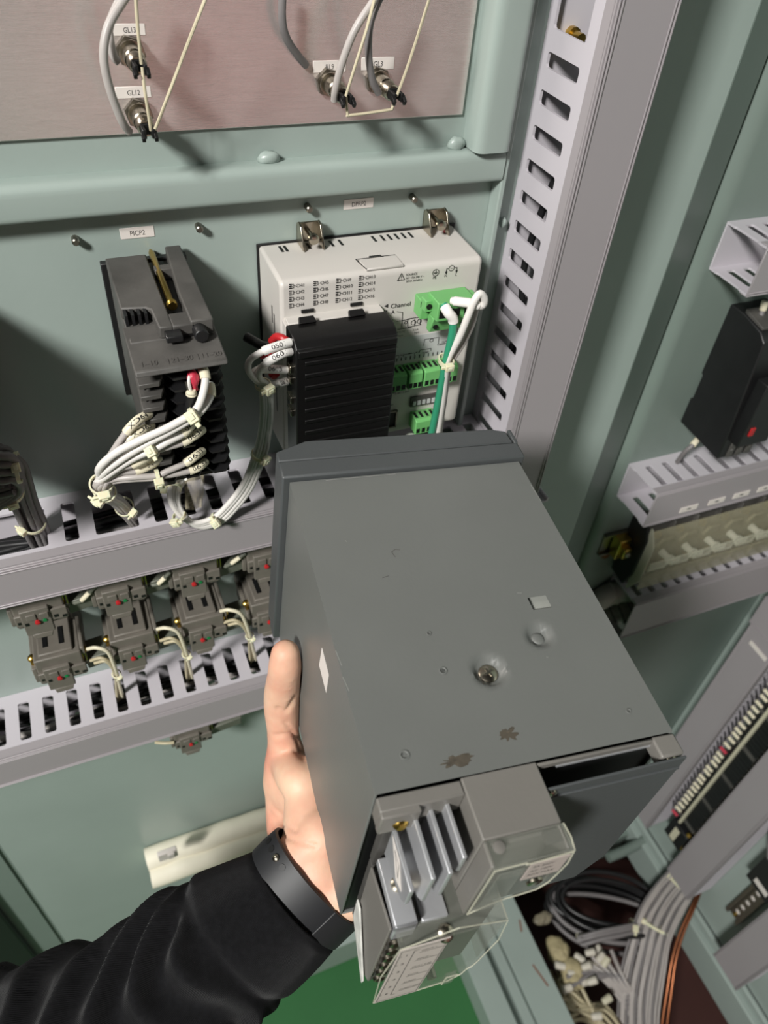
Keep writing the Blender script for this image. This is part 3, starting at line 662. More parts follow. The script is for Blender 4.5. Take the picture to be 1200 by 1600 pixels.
# worn marks on the top sheet, stains with their own outline
def blot(cx, cy, rx, ry, seed, name, m):
    n = 40; pts = []
    for i in range(n):
        a = 2*math.pi*i/n; k = 0.75+.75*noise.noise(V((math.cos(a)*2.1+seed, math.sin(a)*2.1, seed)))+.22*noise.noise(V((math.cos(a)*5+seed, math.sin(a)*5, seed)))
        pts.append((cx+rx*k*math.cos(a), cy+ry*k*math.sin(a), 0.03))
    mb = MU(); mb.add([(cx, cy, .03)]+pts, [(0, i+1, (i+1) % n+1) for i in range(n)]); mb.build(name, m)
stain = mat('dried_glue', (84, 76, 64), 0.75, var=0.3, vscale=400); stain.node_tree.nodes['Principled BSDF'].inputs['Alpha'].default_value = 0.75
blot(36, -171.0, 8.5, 3.0, 1.3, 'stain', stain); blot(62.5, -164.3, 5.0, 3.6, 4.1, 'stain', stain)
mb = MU()
for pl in (((42.5, -60.5), (41.6, -57.0), (43.8, -55.6), (46.2, -56.2)), ((32.5, -72.6), (34.2, -72.2), (35.8, -71.9))): line(mb, [(x, y, .04) for x, y in pl], .45, Z_)
mb.build('scratch', M['blackm'])
chip_m = mat('bare_steel_edge', (176, 176, 172), 0.4, metal=0.6)
for x0_, y0_, x1_, y1_ in ((97, -93, 99.2, -93.4), (136.2, -20, 136.9, -33), (0.1, -110, .9, -118), (0.1, -124, 1.0, -131), (20, -1.0, 60, -1.0), (96, -131, 96.7, -131.3), (20, -46, 20.5, -46.5)):
    mb = MU(); line(mb, [(x0_, y0_, .05), (x1_, y1_, .05)], .35, Z_); mb.build('paint_chip', chip_m)
# diamond sticker on the left side
mb = MU().prism([(-.05, -91.0, -25.0), (-.05, -90.5, -36.0-5), (-.05, -106.5, -41.0), (-.05, -106.5, -25.4)], (-.12, 0, 0)); mb.build('diamond_sticker', M['paper'])
# front bezel with door, seen from behind
mb = MU()
mb.box(-4, 141, 1.0, 14.0, -uH-3, 3.0)
bz = mb.build('bezel', M['unitd'], bevel=1.2)
dp = [(-3.6, 14.2), (-3.6, 22.0), (14.5, 29.5), (128, 27.5), (137.5, 24.5), (138.2, 14.2)]
MU().prism([(x, y, 2.9) for x, y in dp], (0, 0, -uH-5)).build('door', M['unitd'], bevel=0.7)
MU().box(138.8, 141.2, 13.0, 25.0, -uH, 3.4).build('hinge', M['unitd'], bevel=0.6)
MU().box(-3.0, 139, 13.9, 14.3, -uH, 2.2).build('door_seam', M['blackd'])
# rear frame
mb = MU()
mb.box(0.3, 36, -185, -178.5, -15, -1.0).box(0.3, 17, -187.5, -184, -16, -1.2).box(36, uW-1, -180, -178.4, -5.0, -0.7)
mb.build('rear_frame', M['unitl'], bevel=0.9)
MU().box(1.5, uW-1.5, -176.5, -172, -uH+1.5, -8).build('rear_wall', M['blackd'])
MU().box(80, 127, -180.4, -178.4, -5.6, -4.4).build('bright_lip', M['alu'])
MU().box(126, 137.5, -188, -178, -9, -0.5).build('corner_block', M['unitl'], bevel=1.0)
MU().lathe((131.5, -188, -5), -Y_, [(0, 3.6), (1.6, 3.6), (1.8, 2.6)], n=12).build('spacer', M['nickel'], smooth=True)
mb = MU().prism([(68.5, -189.2, -1.5), (136.8, -189.2, 0.2), (139.5, -189.2, -112), (130.5, -189.2, -138), (68.5, -189.2, -140)], (0, -1.2, 0)).box(68.5, 136.5, -191.2, -189.2, -9.5, -8.0)
rp = mb.build('rear_plate', M['unitd'], bevel=0.4)
MU().lathe((73, -190.3, -4.6), -Y_, [(0, 2.2), (1.0, 2.0), (1.4, 1.2), (1.45, 0)], n=12, caps=False).build('plate_screw', M['nickel'], rp, smooth=True)
# power box with its clear hinged cover
MU().box(36, 70, -204, -178, -54, -0.2).box(36, 38, -214, -204, -54, -1).box(68, 69.5, -214, -204, -42, -1).box(38, 68, -206, -204, -50, -3).build('power_box', M['unitl'], bevel=0.8)
mb = MU()
mb.box(36.3, 70.3, -215.0, -204.2, -1.2, -0.2)
mb.prism([(36.3, -214.2, -0.2), (70.3, -214.2, -0.2), (71.0, -214.2, -26), (66, -214.2, -40), (50, -214.2, -42), (37.2, -214.2, -50)], (0, -1.0, 0))
mb.box(69.6, 70.6, -214.5, -204.2, -24, -0.4)
cb = mb.build('clear_cover', M['clear'], bevel=0.3)
mb = MU()
ed = [(36.3, -215.4, -0.6), (49, -215.4, -0.6), (51.5, -215.4, -2.5)]
mb.tube([(36.8, -215.3, -50), (36.5, -215.4, -0.6)], .45, 6, 0).tube([(36.4, -215.4, -0.6), (50, -215.4, -0.6), (51.5, -215.3, -3.0), (70, -215.3, -1.0)], .4, 6, 3).tube([(70.4, -204.5, -.4), (70.5, -215, -.8), (71, -215.2, -26), (66, -215.2, -40), (50, -215.2, -42), (37, -215.2, -50)], .4, 6, 2)
mb.build('cover_edge', M['clearw'], cb)
MU().lathe((41.5, -207.5, -0.9), Z_, [(0, 2.6), (.8, 2.4), (1.1, 1.4), (1.15, 0)], n=14, caps=False).build('cover_rivet', M['unitl'], cb, smooth=True)
MU().box(60.5, 69.2, -210.5, -205.5, -1.9, -1.4).build('dark_patch', M['blackm'], cb)
MU().lathe((60.5, -215.4, -26), -Y_, [(0, 3.6), (1.0, 3.4), (1.3, 2.4), (1.35, 0)], n=14, caps=False).build('cover_screw', M['nickel'], cb, smooth=True)
lbp = MU().box(52.5, 69.2, -215.75, -215.3, -20, -3).build('cover_label', mat('grey_pink_label', (176, 164, 158), 0.55), cb)
def uwrite(lines, o, u, v, size, name, m, parent, gap=1.5):
    mb = MU(); k = 0
    for tx in lines: write(mb, tx, V(o) - V(v).normalized()*size*gap*k, u, v, size, squeeze=.9); k += 1
    return mb.build(name, m, parent)
uwrite(['2A 250V', 'AC 100V', '50W MAX'], (54, -215.85, -7.5), X_, Z_, 2.9, 'lettering', M['inkg'], cb)
MU().box(39.0, 50.0, -216.2, -215.6, -46, -4).build('cover_latch', M['clear'], cb, bevel=0.3)
# cooling fins
for i, (x, ya, yb, z1, z0) in enumerate(((8.4, -186, -210.5, -17.5, -34.5), (15.6, -183, -210.5, -9, -36), (22.8, -183.5, -210, -9, -36), (29.3, -183.5, -206.5, -6.5, -23))):
    MU().prism([(x-1.0, ya, z1), (x-1.0, yb, z1), (x-1.0, yb, z0+3), (x-1.0, yb+3, z0-1), (x-1.0, ya, z0-8)], (2.0, 0, 0)).build('cooling_fin', M['alu'], bevel=0.5)
mb = MU().prism([(7.2, -188, -18.5), (7.2, -198, -18.5), (7.2, -206, -30), (7.2, -200, -33)], (-.15, 0, 0)); fl = mb.build('fin_sticker', M['paper'])
mb = MU(); line(mb, [(7.0, -193, -21), (7.0, -199, -21.5), (7.0, -201, -29), (7.0, -193, -21)], .5, X_); mb.build('warning_triangle', M['inkg'], fl)
MU().box(5, 34, -184, -180, -60, -8).build('fin_base', M['blackm'])
MU().lathe((9.0, -186.5, -9.5), V((0, -.7, .7)), [(0, 3.3), (1.2, 3.3), (1.6, 2.4), (2.4, 1.4)], n=12).build('gilt_screw', M['brass'], smooth=True, angle=40)
# lower terminal block: silver bracket, grey side, clear cover and printed terminal plan
mb = MU()
mb.box(5.0, 54, -212, -180, -136, -62).build('block_body', M['blackm'], bevel=0.6)
MU().prism([(3.2, -186, -56), (3.2, -213.5, -50), (3.2, -214, -126), (3.2, -208, -134), (3.2, -187, -118)], (1.2, 0, 0)).build('side_plate', M['unitl'], bevel=0.3)
MU().prism([(1.6, -186, -96), (1.6, -190.5, -96), (1.6, -212.5, -131), (1.6, -212, -136), (1.6, -187, -116)], (1.0, 0, 0)).build('worn_bracket', mat('chipped_white_paint', (200, 200, 194), 0.5, var=0.25, vscale=150), bevel=0.3)
mb = MU().box(5, 15, -214.5, -186, -52, -47).box(5, 15, -214.5, -212.5, -62, -47).box(18, 30, -213, -186, -56, -53)
mb.build('silver_bracket', M['alu'], bevel=0.7)
MU().lathe((11, -198, -47), Z_, [(0, 3.4), (1.2, 3.2), (2.0, 2.0), (2.2, 0)], n=14, caps=False).build('bracket_screw', M['nickel'], smooth=True)
MU().lathe((27, -217, -58), V((0, -.6, .8)), [(0, 3.8), (3.5, 3.8), (4.4, 2.8), (4.8, 0)], n=14, caps=False).build('terminal_screw', M['nickel'], smooth=True)
for i in range(6):
    MU().lathe((9, -213.5, -70-i*11.0), -Y_, [(0, 3.4), (1.5, 3.2), (2.2, 1.8), (2.3, 0)], n=12, caps=False).build('terminal_screw', M['nickel'], smooth=True)
mb = MU().prism([(6.2, -219.5, -54), (54.5, -219.5, -54), (55.5, -219.5, -116), (52, -219.5, -126), (45, -219.5, -141), (6.8, -219.5, -142.5)], (0, -1.0, 0))
mb.box(6.2, 54.5, -219.5, -196, -55, -54).box(54, 55, -219.5, -196, -112, -54).box(42, 47, -221.5, -219.5, -142, -128)
c2_ = mb.build('clear_cover', M['clear'], bevel=0.3)
mb = MU()
mb.tube([(6.4, -220.5, -142), (45, -220.5, -141), (52, -220.5, -126), (55.4, -220.5, -116), (54.6, -220.5, -54.5), (6.4, -220.5, -54.5), (6.4, -220.5, -142)], .38, 6, 2)
mb.tube([(54.6, -220, -54.5), (54.8, -197, -54.5)], .4, 6, 0).tube([(41.5, -221.3, -141), (41.5, -221.3, -128.5), (47.5, -221.3, -128.5)], .4, 6, 0)
mb.build('cover_edge', M['clearw'], c2_)
pl = MU().box(6.6, 28.4, -221.0, -220.55, -141.5, -54.5).build('terminal_plan', mat('aged_label', (188, 178, 172), 0.55), c2_)
mb = MU(); yy = -221.08
for k in range(6):
    zb = -64 - k*12.6
    write(mb, '•', (7.6, yy, zb-1.5), X_, Z_, 3.0); write(mb, str(k+1), (9.8, yy, zb-1.5), X_, Z_, 3.6)
    write(mb, ['INPUT +', 'INPUT -', 'OUT1 4-20', 'OUT2', 'ALARM', 'ALARM COM'][k], (17.0, yy, zb+.4), X_, Z_, 2.4, squeeze=.8); line(mb, [(16.6, yy, zb-1.2), (27, yy, zb-1.0)], .35, Y_)
line(mb, [(15.6, yy, -60), (13.5, yy, -60), (13.5, yy, -132), (15.6, yy, -132)], .35, Y_); line(mb, [(7.4, yy, -57), (27.6, yy, -57), (27.6, yy, -139), (7.4, yy, -139), (7.4, yy, -57)], .3, Y_)
mb.build('lettering', M['ink'], pl)
MU().lathe((36, -213, -134), -Y_, [(0, 2.4), (6, 2.4), (6.4, 1.6)], n=10).build('cover_post', M['nickel'], c2_, smooth=True)
# ------------------------------------------------------------------ the arm that holds it
def cone_chain(mb, pts, rads, sub=7):
    """overlapping balls along a path: raw mass for one continuous skin"""
    P = spline(pts, sub); n = len(P)-1; R = [rads[0]]
    seg = len(rads)-1
    for i, p in enumerate(P):
        t = i/n*seg; k = min(int(t), seg-1); u = t-k; u = u*u*(3-2*u); r = rads[k]*(1-u)+rads[k+1]*u
        mb.ball(p, r, 14, 10)
def remeshed(mb, name, m, parent, voxel, smooth_it=6, fac=0.5, post=None, uv=None):
    me = bpy.data.meshes.new('raw'); o = bpy.data.objects.new('raw', me); C.objects.link(o)
    me.from_pydata([tuple(p) for p in mb.v], [], mb.f)
    rm = o.modifiers.new('r', 'REMESH'); rm.mode = 'VOXEL'; rm.voxel_size = voxel; rm.use_smooth_shade = True
    if smooth_it:
        s_ = o.modifiers.new('s', 'SMOOTH'); s_.iterations = smooth_it; s_.factor = fac
    dg = bpy.context.evaluated_depsgraph_get(); out = bpy.data.meshes.new_from_object(o.evaluated_get(dg))
    bpy.data.objects.remove(o); bpy.data.meshes.remove(me)
    if post: post(out)
    org = ORIG[parent.name]
    for v in out.vertices: v.co = v.co - org
    out.name = name; out.materials.clear(); out.materials.append(m)
    for p in out.polygons: p.use_smooth = True
    r = bpy.data.objects.new(name, out); C.objects.link(r); r.parent = parent; return r
WRIST = U(-14, -152, -176)
pe = thing('person', WRIST, 'left hand and black-sleeved forearm of a person holding up the dark grey instrument', 'person')
hand = MB()
# forearm and wrist (flattened: two chains side by side)
side_v = (CAM_R.transposed() @ V((0.68, 0.73, 0))).normalized()     # across the wrist, in the picture plane
arm_v = (CAM_R.transposed() @ V((-0.735, 0.678, -0.06))).normalized()  # from the wrist towards the elbow
for s_ in (-1, 1):
    q = WRIST + side_v*0.0135*s_
    cone_chain(hand, [q + arm_v*0.13 + side_v*.004*s_, q + arm_v*0.06, q, q - arm_v*0.03 + side_v*.001*s_], [.021, .0175, .0158, .0165], 6)
K = {'index': (62, -92), 'middle': (68, -112), 'ring': (64, -132), 'pinky': (54, -150)}
# palm fans from the wrist to the knuckles under the case
ZB = -143
for nm, (kx, ky) in K.items():
    cone_chain(hand, [WRIST, U(18, -118 if nm != 'pinky' else -150, ZB-19), U(kx-16, ky, ZB-14), U(kx, ky, ZB-12)], [.0155, .0165, .0125, .0105], 6)
cone_chain(hand, [U(-10, -150, -174), U(14, -160, -168), U(40, -156, ZB-14)], [.0165, .0165, .012], 6)
cone_chain(hand, [U(8, -120, ZB-17), U(34, -110, ZB-15), U(56, -96, ZB-12)], [.016, .014, .0115], 6)
# thumb: ball of the thumb, root, joint, tip lying along the left side of the case
TT = [uat(466, 1290, 0, -4), uat(452, 1222, 0, -7), uat(443, 1150, 0, -9), uat(440, 1095, 0, -10), uat(445, 1045, 0, -9.5), uat(446, 1022, 0, -9.2)]
T3 = [U(*p) for p in TT]
cone_chain(hand, [WRIST - arm_v*.012, T3[0] + (WRIST-T3[0])*.15, T3[1], T3[2]], [.0165, .0195, .0165, .0105], 8)
cone_chain(hand, [T3[2], T3[3], T3[4], T3[5]], [.0102, .0112, .0098, .0086], 7)
cone_chain(hand, [U(-4, -128, -160), U(2, -100, -157), U(20, -88, -158)], [.0165, .0145, .012], 6)   # web between thumb and index
cone_chain(hand, [T3[1], (T3[1]+U(8, -120, ZB-17))/2, U(8, -120, ZB-17)], [.0172, .0166, .0160], 6)
cone_chain(hand, [T3[0]+(WRIST-T3[0])*.15, U(-6, -142, -168), U(6, -150, -168)], [.0190, .0178, .0168], 6)
cone_chain(hand, [(T3[1]+T3[2])/2, U(-6, -98, -153), U(4, -100, -157)], [.0118, .0118, .0130], 6)
# fingers run under the bottom of the case, bent at the joints
for nm, (kx, ky) in K.items():
    l1, l2, l3, r0 = {'index': (40, 24, 20, .0088), 'middle': (43, 27, 21, .0090), 'ring': (40, 25, 20, .0086), 'pinky': (31, 19, 17, .0076)}[nm]
    dr = V((.97, {'index': .20, 'middle': .06, 'ring': -.05, 'pinky': -.16}[nm], 0)).normalized()
    p0 = V((kx, ky, ZB-11.5)); p1 = p0+dr*l1+V((0, 0, -1.0)); p2 = p1+dr*l2*.98+V((0, 0, 1.0)); p3 = p2+dr*l3*.94+V((0, 0, 2.6))
    cone_chain(hand, [U(*p0), U(*p1)], [r0*1.08, r0], 8); cone_chain(hand, [U(*p1), U(*p2)], [r0, r0*.9], 8); cone_chain(hand, [U(*p2), U(*p3)], [r0*.9, r0*.76], 8)
    mbs = [(p0, p1, r0*1.08, r0), (p1, p2, r0, r0*.9), (p2, p3, r0*.9, r0*.76)]
    for a, b, ra, rb in mbs:
        for i in range(9):
            t = i/8; hand.ball(U(*(a+(b-a)*t)), ra+(rb-ra)*t, 12, 8)
CREASE = [([uat(434, 1108, 0, -2), uat(447, 1112, 0, -1), uat(462, 1090, 0, 0)], .0018, .0016),
          ([uat(430, 1150, 0, -2), uat(452, 1148, 0, -1), uat(470, 1152, 0, 0)], .0016, .0013),
          ([uat(446, 1130, 0, -1), uat(462, 1152, 0, 0), uat(470, 1175, 0, 0)], .0014, .0011),
          ([uat(424, 1284, 0, -4), uat(445, 1306, 0, -4), uat(492, 1322, 0, -2)], .0017, .0014),
          ([uat(421, 1270, 0, -4), uat(436, 1285, 0, -4), uat(462, 1298, 0, -3)], .0015, .0010),
          ([uat(430, 1180, 0, -4), uat(455, 1172, 0, -3), uat(474, 1185, 0, 0)], .0014, .0007)]
def pleat(me):
    me.update(); ns = [v.normal.copy() for v in me.vertices]
    # creases follow rays from the eye side: distance measured across the view
    fwd = fw.normalized(); lines_ = []
    for pts, wdt, dep in CREASE:
        q = spline([U(*p) for p in pts], 8); lines_.append(([(p-CAM_P).normalized() for p in q], wdt, dep))
    for v, n in zip(me.vertices, ns):
        if n.dot((CAM_P - v.co).normalized()) < 0.05: continue
        dist = (v.co-CAM_P).length; d = (v.co-CAM_P)/dist
        for q, wdt, dep in lines_:
            m_ = min((d-u).length for u in q)*dist
            if m_ < wdt*2.2: v.co -= n*dep*math.exp(-(m_/wdt)**2*1.6)*0.9
remeshed(hand, 'hand', M['skin'], pe, 0.00155, 11, 0.5, pleat)

# wristband
def oval_ring(c, a, b, ra, rb, n): return [c + a*ra*math.cos(2*math.pi*i/n) + b*rb*math.sin(2*math.pi*i/n) for i in range(n)]
axv = -arm_v; sd = (side_v - axv*side_v.dot(axv)).normalized(); nv = axv.cross(sd).normalized()
if nv.dot(CAM_P-WRIST) < 0: nv = -nv
WC = WRIST - arm_v*0.0045
def band():
    mb = MB(); n = 48; rings = []
    for (t, k) in ((-.0095, 0.0), (-.0088, .0016), (0, .0020), (.0088, .0016), (.0095, 0.0), (.0088, -.0004), (-.0088, -.0004)):
        rings.append(oval_ring(WC + axv*t, sd, nv, .0338+k, .0208+k, n))
    vs_ = [p for r in rings for p in r]; m = len(rings)
    fs = [(k*n+i, k*n+(i+1) % n, ((k+1) % m)*n+(i+1) % n, ((k+1) % m)*n+i) for k in range(m) for i in range(n)]
    mb.add(vs_, fs); return mb
wb = thing('wristband', WC, 'black silicone watch strap around the wrist, with a silver pin and small holes', 'watch strap')
band().build('strap', M['band'], wb, smooth=True, angle=50)
def on_band(ang, t, lift=.0022):
    return WC + axv*t + sd*(.0338+lift)*math.cos(ang) + nv*(.0208+lift)*math.sin(ang)
A0 = math.radians(180)
def patch(a0, a1, t0, t1, lift, th, n=14):
    mb = MB(); ou = []; 
    for i in range(n+1):
        a = a0+(a1-a0)*i/n
        ou.append([on_band(a, t0, lift), on_band(a, t1, lift), on_band(a, t1, lift+th), on_band(a, t0, lift+th)])
    vs_ = [p for r in ou for p in r]; fs = [(i*4+j, i*4+(j+1) % 4, (i+1)*4+(j+1) % 4, (i+1)*4+j) for i in range(n) for j in range(4)] + [(0, 1, 2, 3), (n*4+3, n*4+2, n*4+1, n*4)]
    return mb.add(vs_, fs)
patch(math.radians(20), math.radians(66), -.0094, .0094, .0012, .0018).build('strap_loop', M['band'], wb, bevel=0.0006)
for k, dg_ in enumerate((166, 152, 139, 127)):
    a = math.radians(dg_); p = on_band(a, 0.0035, .0019); nn = (sd*math.cos(a)/.0338 + nv*math.sin(a)/.0208).normalized()
    if k == 2: MB().lathe(p, nn, [(0, .0021), (.0009, .0020), (.0015, .0012), (.0016, 0)], n=14, caps=False).build('pin', M['nickel'], wb, smooth=True)
    else: MB().lathe(p - nn*.0004, nn, [(0, .0019), (.0006, .0019), (.00062, 0)], n=12, caps=False).build('hole', M['blackd'], wb)

# sleeve: cuff and bunched knit
def lerp(x, tab):
    for (x0, y0), (x1, y1) in zip(tab[:-1], tab[1:]):
        if x <= x1: return y0+(y1-y0)*(x-x0)/(x1-x0)
    return tab[-1][1]
def sleeve():
    nL, nC = 260, 120; L_ = 0.34; vs_ = []; fs = []; uvs = []
    S0 = WRIST + arm_v*0.0035
    for i in range(nL+1):
        t = i/nL; d = t*L_; cuff = 0.040
        bend = -side_v*lerp(d, ((0, -.001), (.034, .006), (.092, .010), (.142, .021), (.22, .034), (.34, .055)))
        c = S0 + arm_v*d + bend
        ra = lerp(d, ((0, .0345), (.034, .0425), (.092, .0470), (.142, .0580), (.22, .066), (.34, .075)))
        rb = lerp(d, ((0, .0270), (.034, .0340), (.092, .0400), (.142, .0460), (.22, .052), (.34, .060)))
        f = max(0.0, min(1.0, (d-cuff)/.014)); f = f*f*(3-2*f)
        for j in range(nC):
            a = 2*math.pi*j/nC; ca, sa = math.cos(a), math.sin(a)
            q = V((ca*1.4, sa*1.4, d*9))
            # bunched folds slant around the arm; cuff carries shallow puckers
            ph = 200*(d - .72*ra*ca) + 1.6*math.sin(2*a+.7) + 7.0*noise.noise(V((ca*.9, sa*.9, d*9+3)))
            fold = (0.5+0.5*math.sin(ph+.35*math.sin(ph)))**1.25
            amp = f*max(.0040, .0105+.0140*noise.noise(q*.6+V((7, 0, 0))))
            r = amp*(fold-.42) + .0045*f*noise.noise(V((ca*1.6, sa*1.6, d*16))) + .0014*noise.noise(V((ca*2.0, sa*2.0, d*26)))*(1-f)
            r += -.0030*math.exp(-((d-cuff)/.0035)**2)
            if d < .004: r -= .002*(1-d/.004)
            vs_.append(c + sd*(ra+r)*ca + nv*(rb+r)*sa)
    for i in range(nL):
        for j in range(nC): fs.append((i*nC+j, i*nC+(j+1) % nC, (i+1)*nC+(j+1) % nC, (i+1)*nC+j))
    # turn the cuff edge inwards
    b0 = len(vs_); c0 = S0 + arm_v*.004
    for j in range(nC): vs_.append(c0 + (vs_[j]-S0)*0.86)
    for j in range(nC): fs.append((b0+j, b0+(j+1) % nC, (j+1) % nC, j))
    mb = MB(); mb.add(vs_, fs)
    o = mb.build('sleeve', M['knit'], pe, smooth=True, angle=180)
    ul = o.data.uv_layers.new(name='UVMap')
    for p in o.data.polygons:
        for li, vi in zip(p.loop_indices, p.vertices):
            if vi >= b0: ul.data[li].uv = (0, (vi-b0)/nC*3.2); continue
            i, j = divmod(vi, nC); jj = j
            if j == 0 and max(v % nC for v in p.vertices if v < b0) > nC//2: jj = nC
            ul.data[li].uv = (i/nL*4, jj/nC*3.2)
    return o
sleeve()
# ------------------------------------------------------------------ wires with marker sleeves
def marker(par, p0, p1, r, txt=None, m=M['sleeve'], size=None, off=0.0):
    p0 = V(p0); p1 = V(p1); mid = (p0+p1)/2 + V((0, 0, 0)); d = (p1-p0).normalized()
    mb = MB().lathe(p0, p1-p0, [(0, r*.9), (.0004, r), ((p1-p0).length-.0004, r), ((p1-p0).length, r*.9)], n=14)
    s_ = mb.build('marker_sleeve', m, par, smooth=True, angle=50)
    if txt:
        nv_ = (CAM_P - mid); nv_ = (nv_ - d*nv_.dot(d)).normalized(); u = d if d.x > 0 else -d
        mbt = MB(); size = size or r*1.9; v_ = nv_.cross(u); start = (p0 if d.x > 0 else p1) + u*((p1-p0).length*.14)
        # print wraps round the sleeve
        vs_, f_ = glyphs(txt, size); wd_ = max(q.x for q in vs_); L_ = (p1-p0).length*.78; sq = min(1.0, L_/wd_)
        rr = r*1.02+.00006; pts = []
        for q in vs_:
            a = (q.y - size*.36)/rr + off; pts.append(start + u*q.x*sq + nv_*rr*math.cos(a) + v_*rr*math.sin(a))
        mbt.add(pts, f_); mbt.build('lettering', M['ink'], s_)
    return s_
def cable_thing(name, pts, r, m, label, cat='wire', group=None, n=10, k=7):
    t = thing(name, pts[0], label, cat, group)
    MB().tube(pts, r, n, k).build('insulation', m, t, smooth=True, angle=60); return t
def path_marker(par, pts, a, b, k, r, txt=None, m=M['sleeve'], size=None, off=0.0):
    """marker sleeve that follows the wire from control point a to b, its print wrapped round it"""
    P = spline(pts, k)[int(a*k):int(b*k)+1]; n_ = len(P)-1
    mb = MB().tube([P[0]+(P[0]-P[1])*.02]+P[1:-1]+[P[-1]], r, 14, 0); s_ = mb.build('marker_sleeve', m, par, smooth=True, angle=50)
    if txt:
        if P[-1].x < P[0].x: P = P[::-1]
        L_ = [0.0]
        for p, q in zip(P[:-1], P[1:]): L_.append(L_[-1]+(q-p).length)
        vs_, f_ = glyphs(txt, size or r*1.7); wd_ = max(q.x for q in vs_); sq = min(1.15, L_[-1]*.80/wd_); x0 = (L_[-1]-wd_*sq)/2; pts_ = []
        for q in vs_:
            x = x0+q.x*sq; i = 0
            while i < n_-1 and L_[i+1] < x: i += 1
            u = (x-L_[i])/max(1e-9, L_[i+1]-L_[i]); p = P[i]*(1-u)+P[i+1]*u; d = (P[min(i+2, n_)]-P[max(i-1, 0)]).normalized()
            nv_ = CAM_P-p; nv_ = (nv_-d*nv_.dot(d)).normalized(); v_ = nv_.cross(d); rr = r+.00010
            an = (q.y-(size or r*1.7)*.36)/rr + off; pts_.append(p + nv_*rr*math.cos(an) + v_*rr*math.sin(an))
        mt = MB(); mt.add(pts_, f_); mt.build('lettering', M['ink'], s_)
    return s_
def tie(c, d, rx, ry, label, head=None, w=.0022, group=None, hs=1.0, upv=None):
    """cable tie: band round a bundle running along d, with its locking head towards `head`"""
    c = V(c); d = V(d).normalized(); a = V(upv) if upv else V((0, -1, 0.2)); a = (a-d*a.dot(d)).normalized(); b = d.cross(a)
    t = thing('cable_tie', c, label, 'cable tie', group); mb = MB(); n = 20; vs_ = []; prf = [(-w/2, 0), (w/2, 0), (w/2, .0009), (-w/2, .0009)]
    for h, l in prf: vs_ += [c + d*h + a*(rx+l)*math.cos(2*math.pi*i/n) + b*(ry+l)*math.sin(2*math.pi*i/n) for i in range(n)]
    fs = [(k*n+i, k*n+(i+1) % n, ((k+1) % 4)*n+(i+1) % n, ((k+1) % 4)*n+i) for k in range(4) for i in range(n)]
    mb.add(vs_, fs); mb.build('band', M['tie'], t, smooth=True, angle=40)
    h = V(head) if head else a; h = (h-d*h.dot(d)).normalized(); hc = c + h*((rx+ry)/2+.0016)
    o_ = d.cross(h)
    MB().obox(hc, (d, h, o_), (.0022*hs, .0018*hs, .0026*hs)).obox(hc+h*.0019*hs, (d, h, o_), (.0012*hs, .0004*hs, .0014*hs)).obox(hc+o_*.0034*hs, (d, h, o_), (.0010*hs, .0006*hs, .0016*hs)).build('head', M['tie'], t, bevel=0.0005)
    return t
VIEW = lambda p: (CAM_P - V(p)).normalized()

# controller harness: each wire runs from its terminal to the gathering tie at lower left, then into the duct
GT = at(158, 757, 1, -0.104)          # gathering point
yw = -0.1120
def gather(i, n=9):
    a = 2*math.pi*i/n; return GT + V((.0030*math.cos(a), .0030*math.sin(a), .001*math.sin(a*2)))
def tail(i, n=9):
    a = 2*math.pi*i/n; o = V((.0034*math.cos(a), .0030*math.sin(a), 0)); g = at(185, 785, 1, -0.050); return [at(170, 776, 1, -0.080)+o, g + o, V((g.x+.010, -0.030, 1.385)) + o]
H = [   # pixel path (px, py, y), sleeve ends, text, label
 ([(236, 646, -.104), (216, 656, -.110), (197, 676, -.112), (176, 706, -.112), (157, 738, -.108)], 0, 2, 'XD64', 'grey wire with the XD64 marker sleeve, uppermost on the controller\'s left column'),
 ([(239, 664, -.104), (222, 672, -.110), (201, 688, -.112), (176, 716, -.111), (160, 740, -.108)], 0, 2, 'XD65', 'grey wire with a cream sleeve just below the XD64 marker'),
 ([(316, 574, -.106), (321, 592, -.112), (315, 622, -.117), (302, 644, -.118), (262, 668, -.119), (218, 688, -.119), (180, 708, -.117), (155, 732, -.112)], 0, 1, None, 'topmost white wire, passing under the upper cable tie on the controller'),
 ([(327, 598, -.106), (329, 618, -.112), (318, 638, -.116), (303, 652, -.117), (270, 672, -.118), (232, 692, -.118), (195, 714, -.116), (163, 738, -.111)], 0, 1, None, 'second white wire with grey print, beside the topmost white wire'),
 ([(306, 652, -.106), (298, 664, -.112), (285, 678, -.115), (262, 690, -.117), (240, 702, -.117), (205, 718, -.115), (166, 744, -.110)], 0, 2, '0635', 'white wire with a marked sleeve right under the upper cable tie'),
 ([(318, 670, -.106), (305, 680, -.112), (285, 692, -.114), (262, 699, -.115), (240, 706, -.114), (200, 724, -.112), (166, 748, -.108)], 0, 2, '0634', 'grey wire whose marked sleeve sits second under the upper cable tie'),
 ([(243, 711, -.106), (226, 717, -.112), (206, 727, -.113), (190, 731, -.112), (170, 746, -.108)], 0, 2, 'P', 'grey wire with a cream sleeve reading P'),
 ([(252, 717, -.104), (234, 727, -.109), (212, 736, -.110), (190, 738, -.109), (172, 748, -.106)], 0, 2, 'N', 'grey wire with a cream sleeve below the P sleeve'),
 ([(318, 703, -.105), (305, 713, -.111), (289, 724, -.112), (262, 736, -.113), (245, 743, -.113), (205, 746, -.111), (174, 750, -.107)], 0, 2, '0633', 'grey wire on the lower right of the controller, ending in a marked sleeve'),
 ([(322, 720, -.105), (312, 729, -.110), (296, 736, -.111), (262, 743, -.112), (240, 747, -.112), (205, 749, -.110), (174, 753, -.106)], 0, 2, '0632', 'lowest wire of the controller, with a marked sleeve'),
]
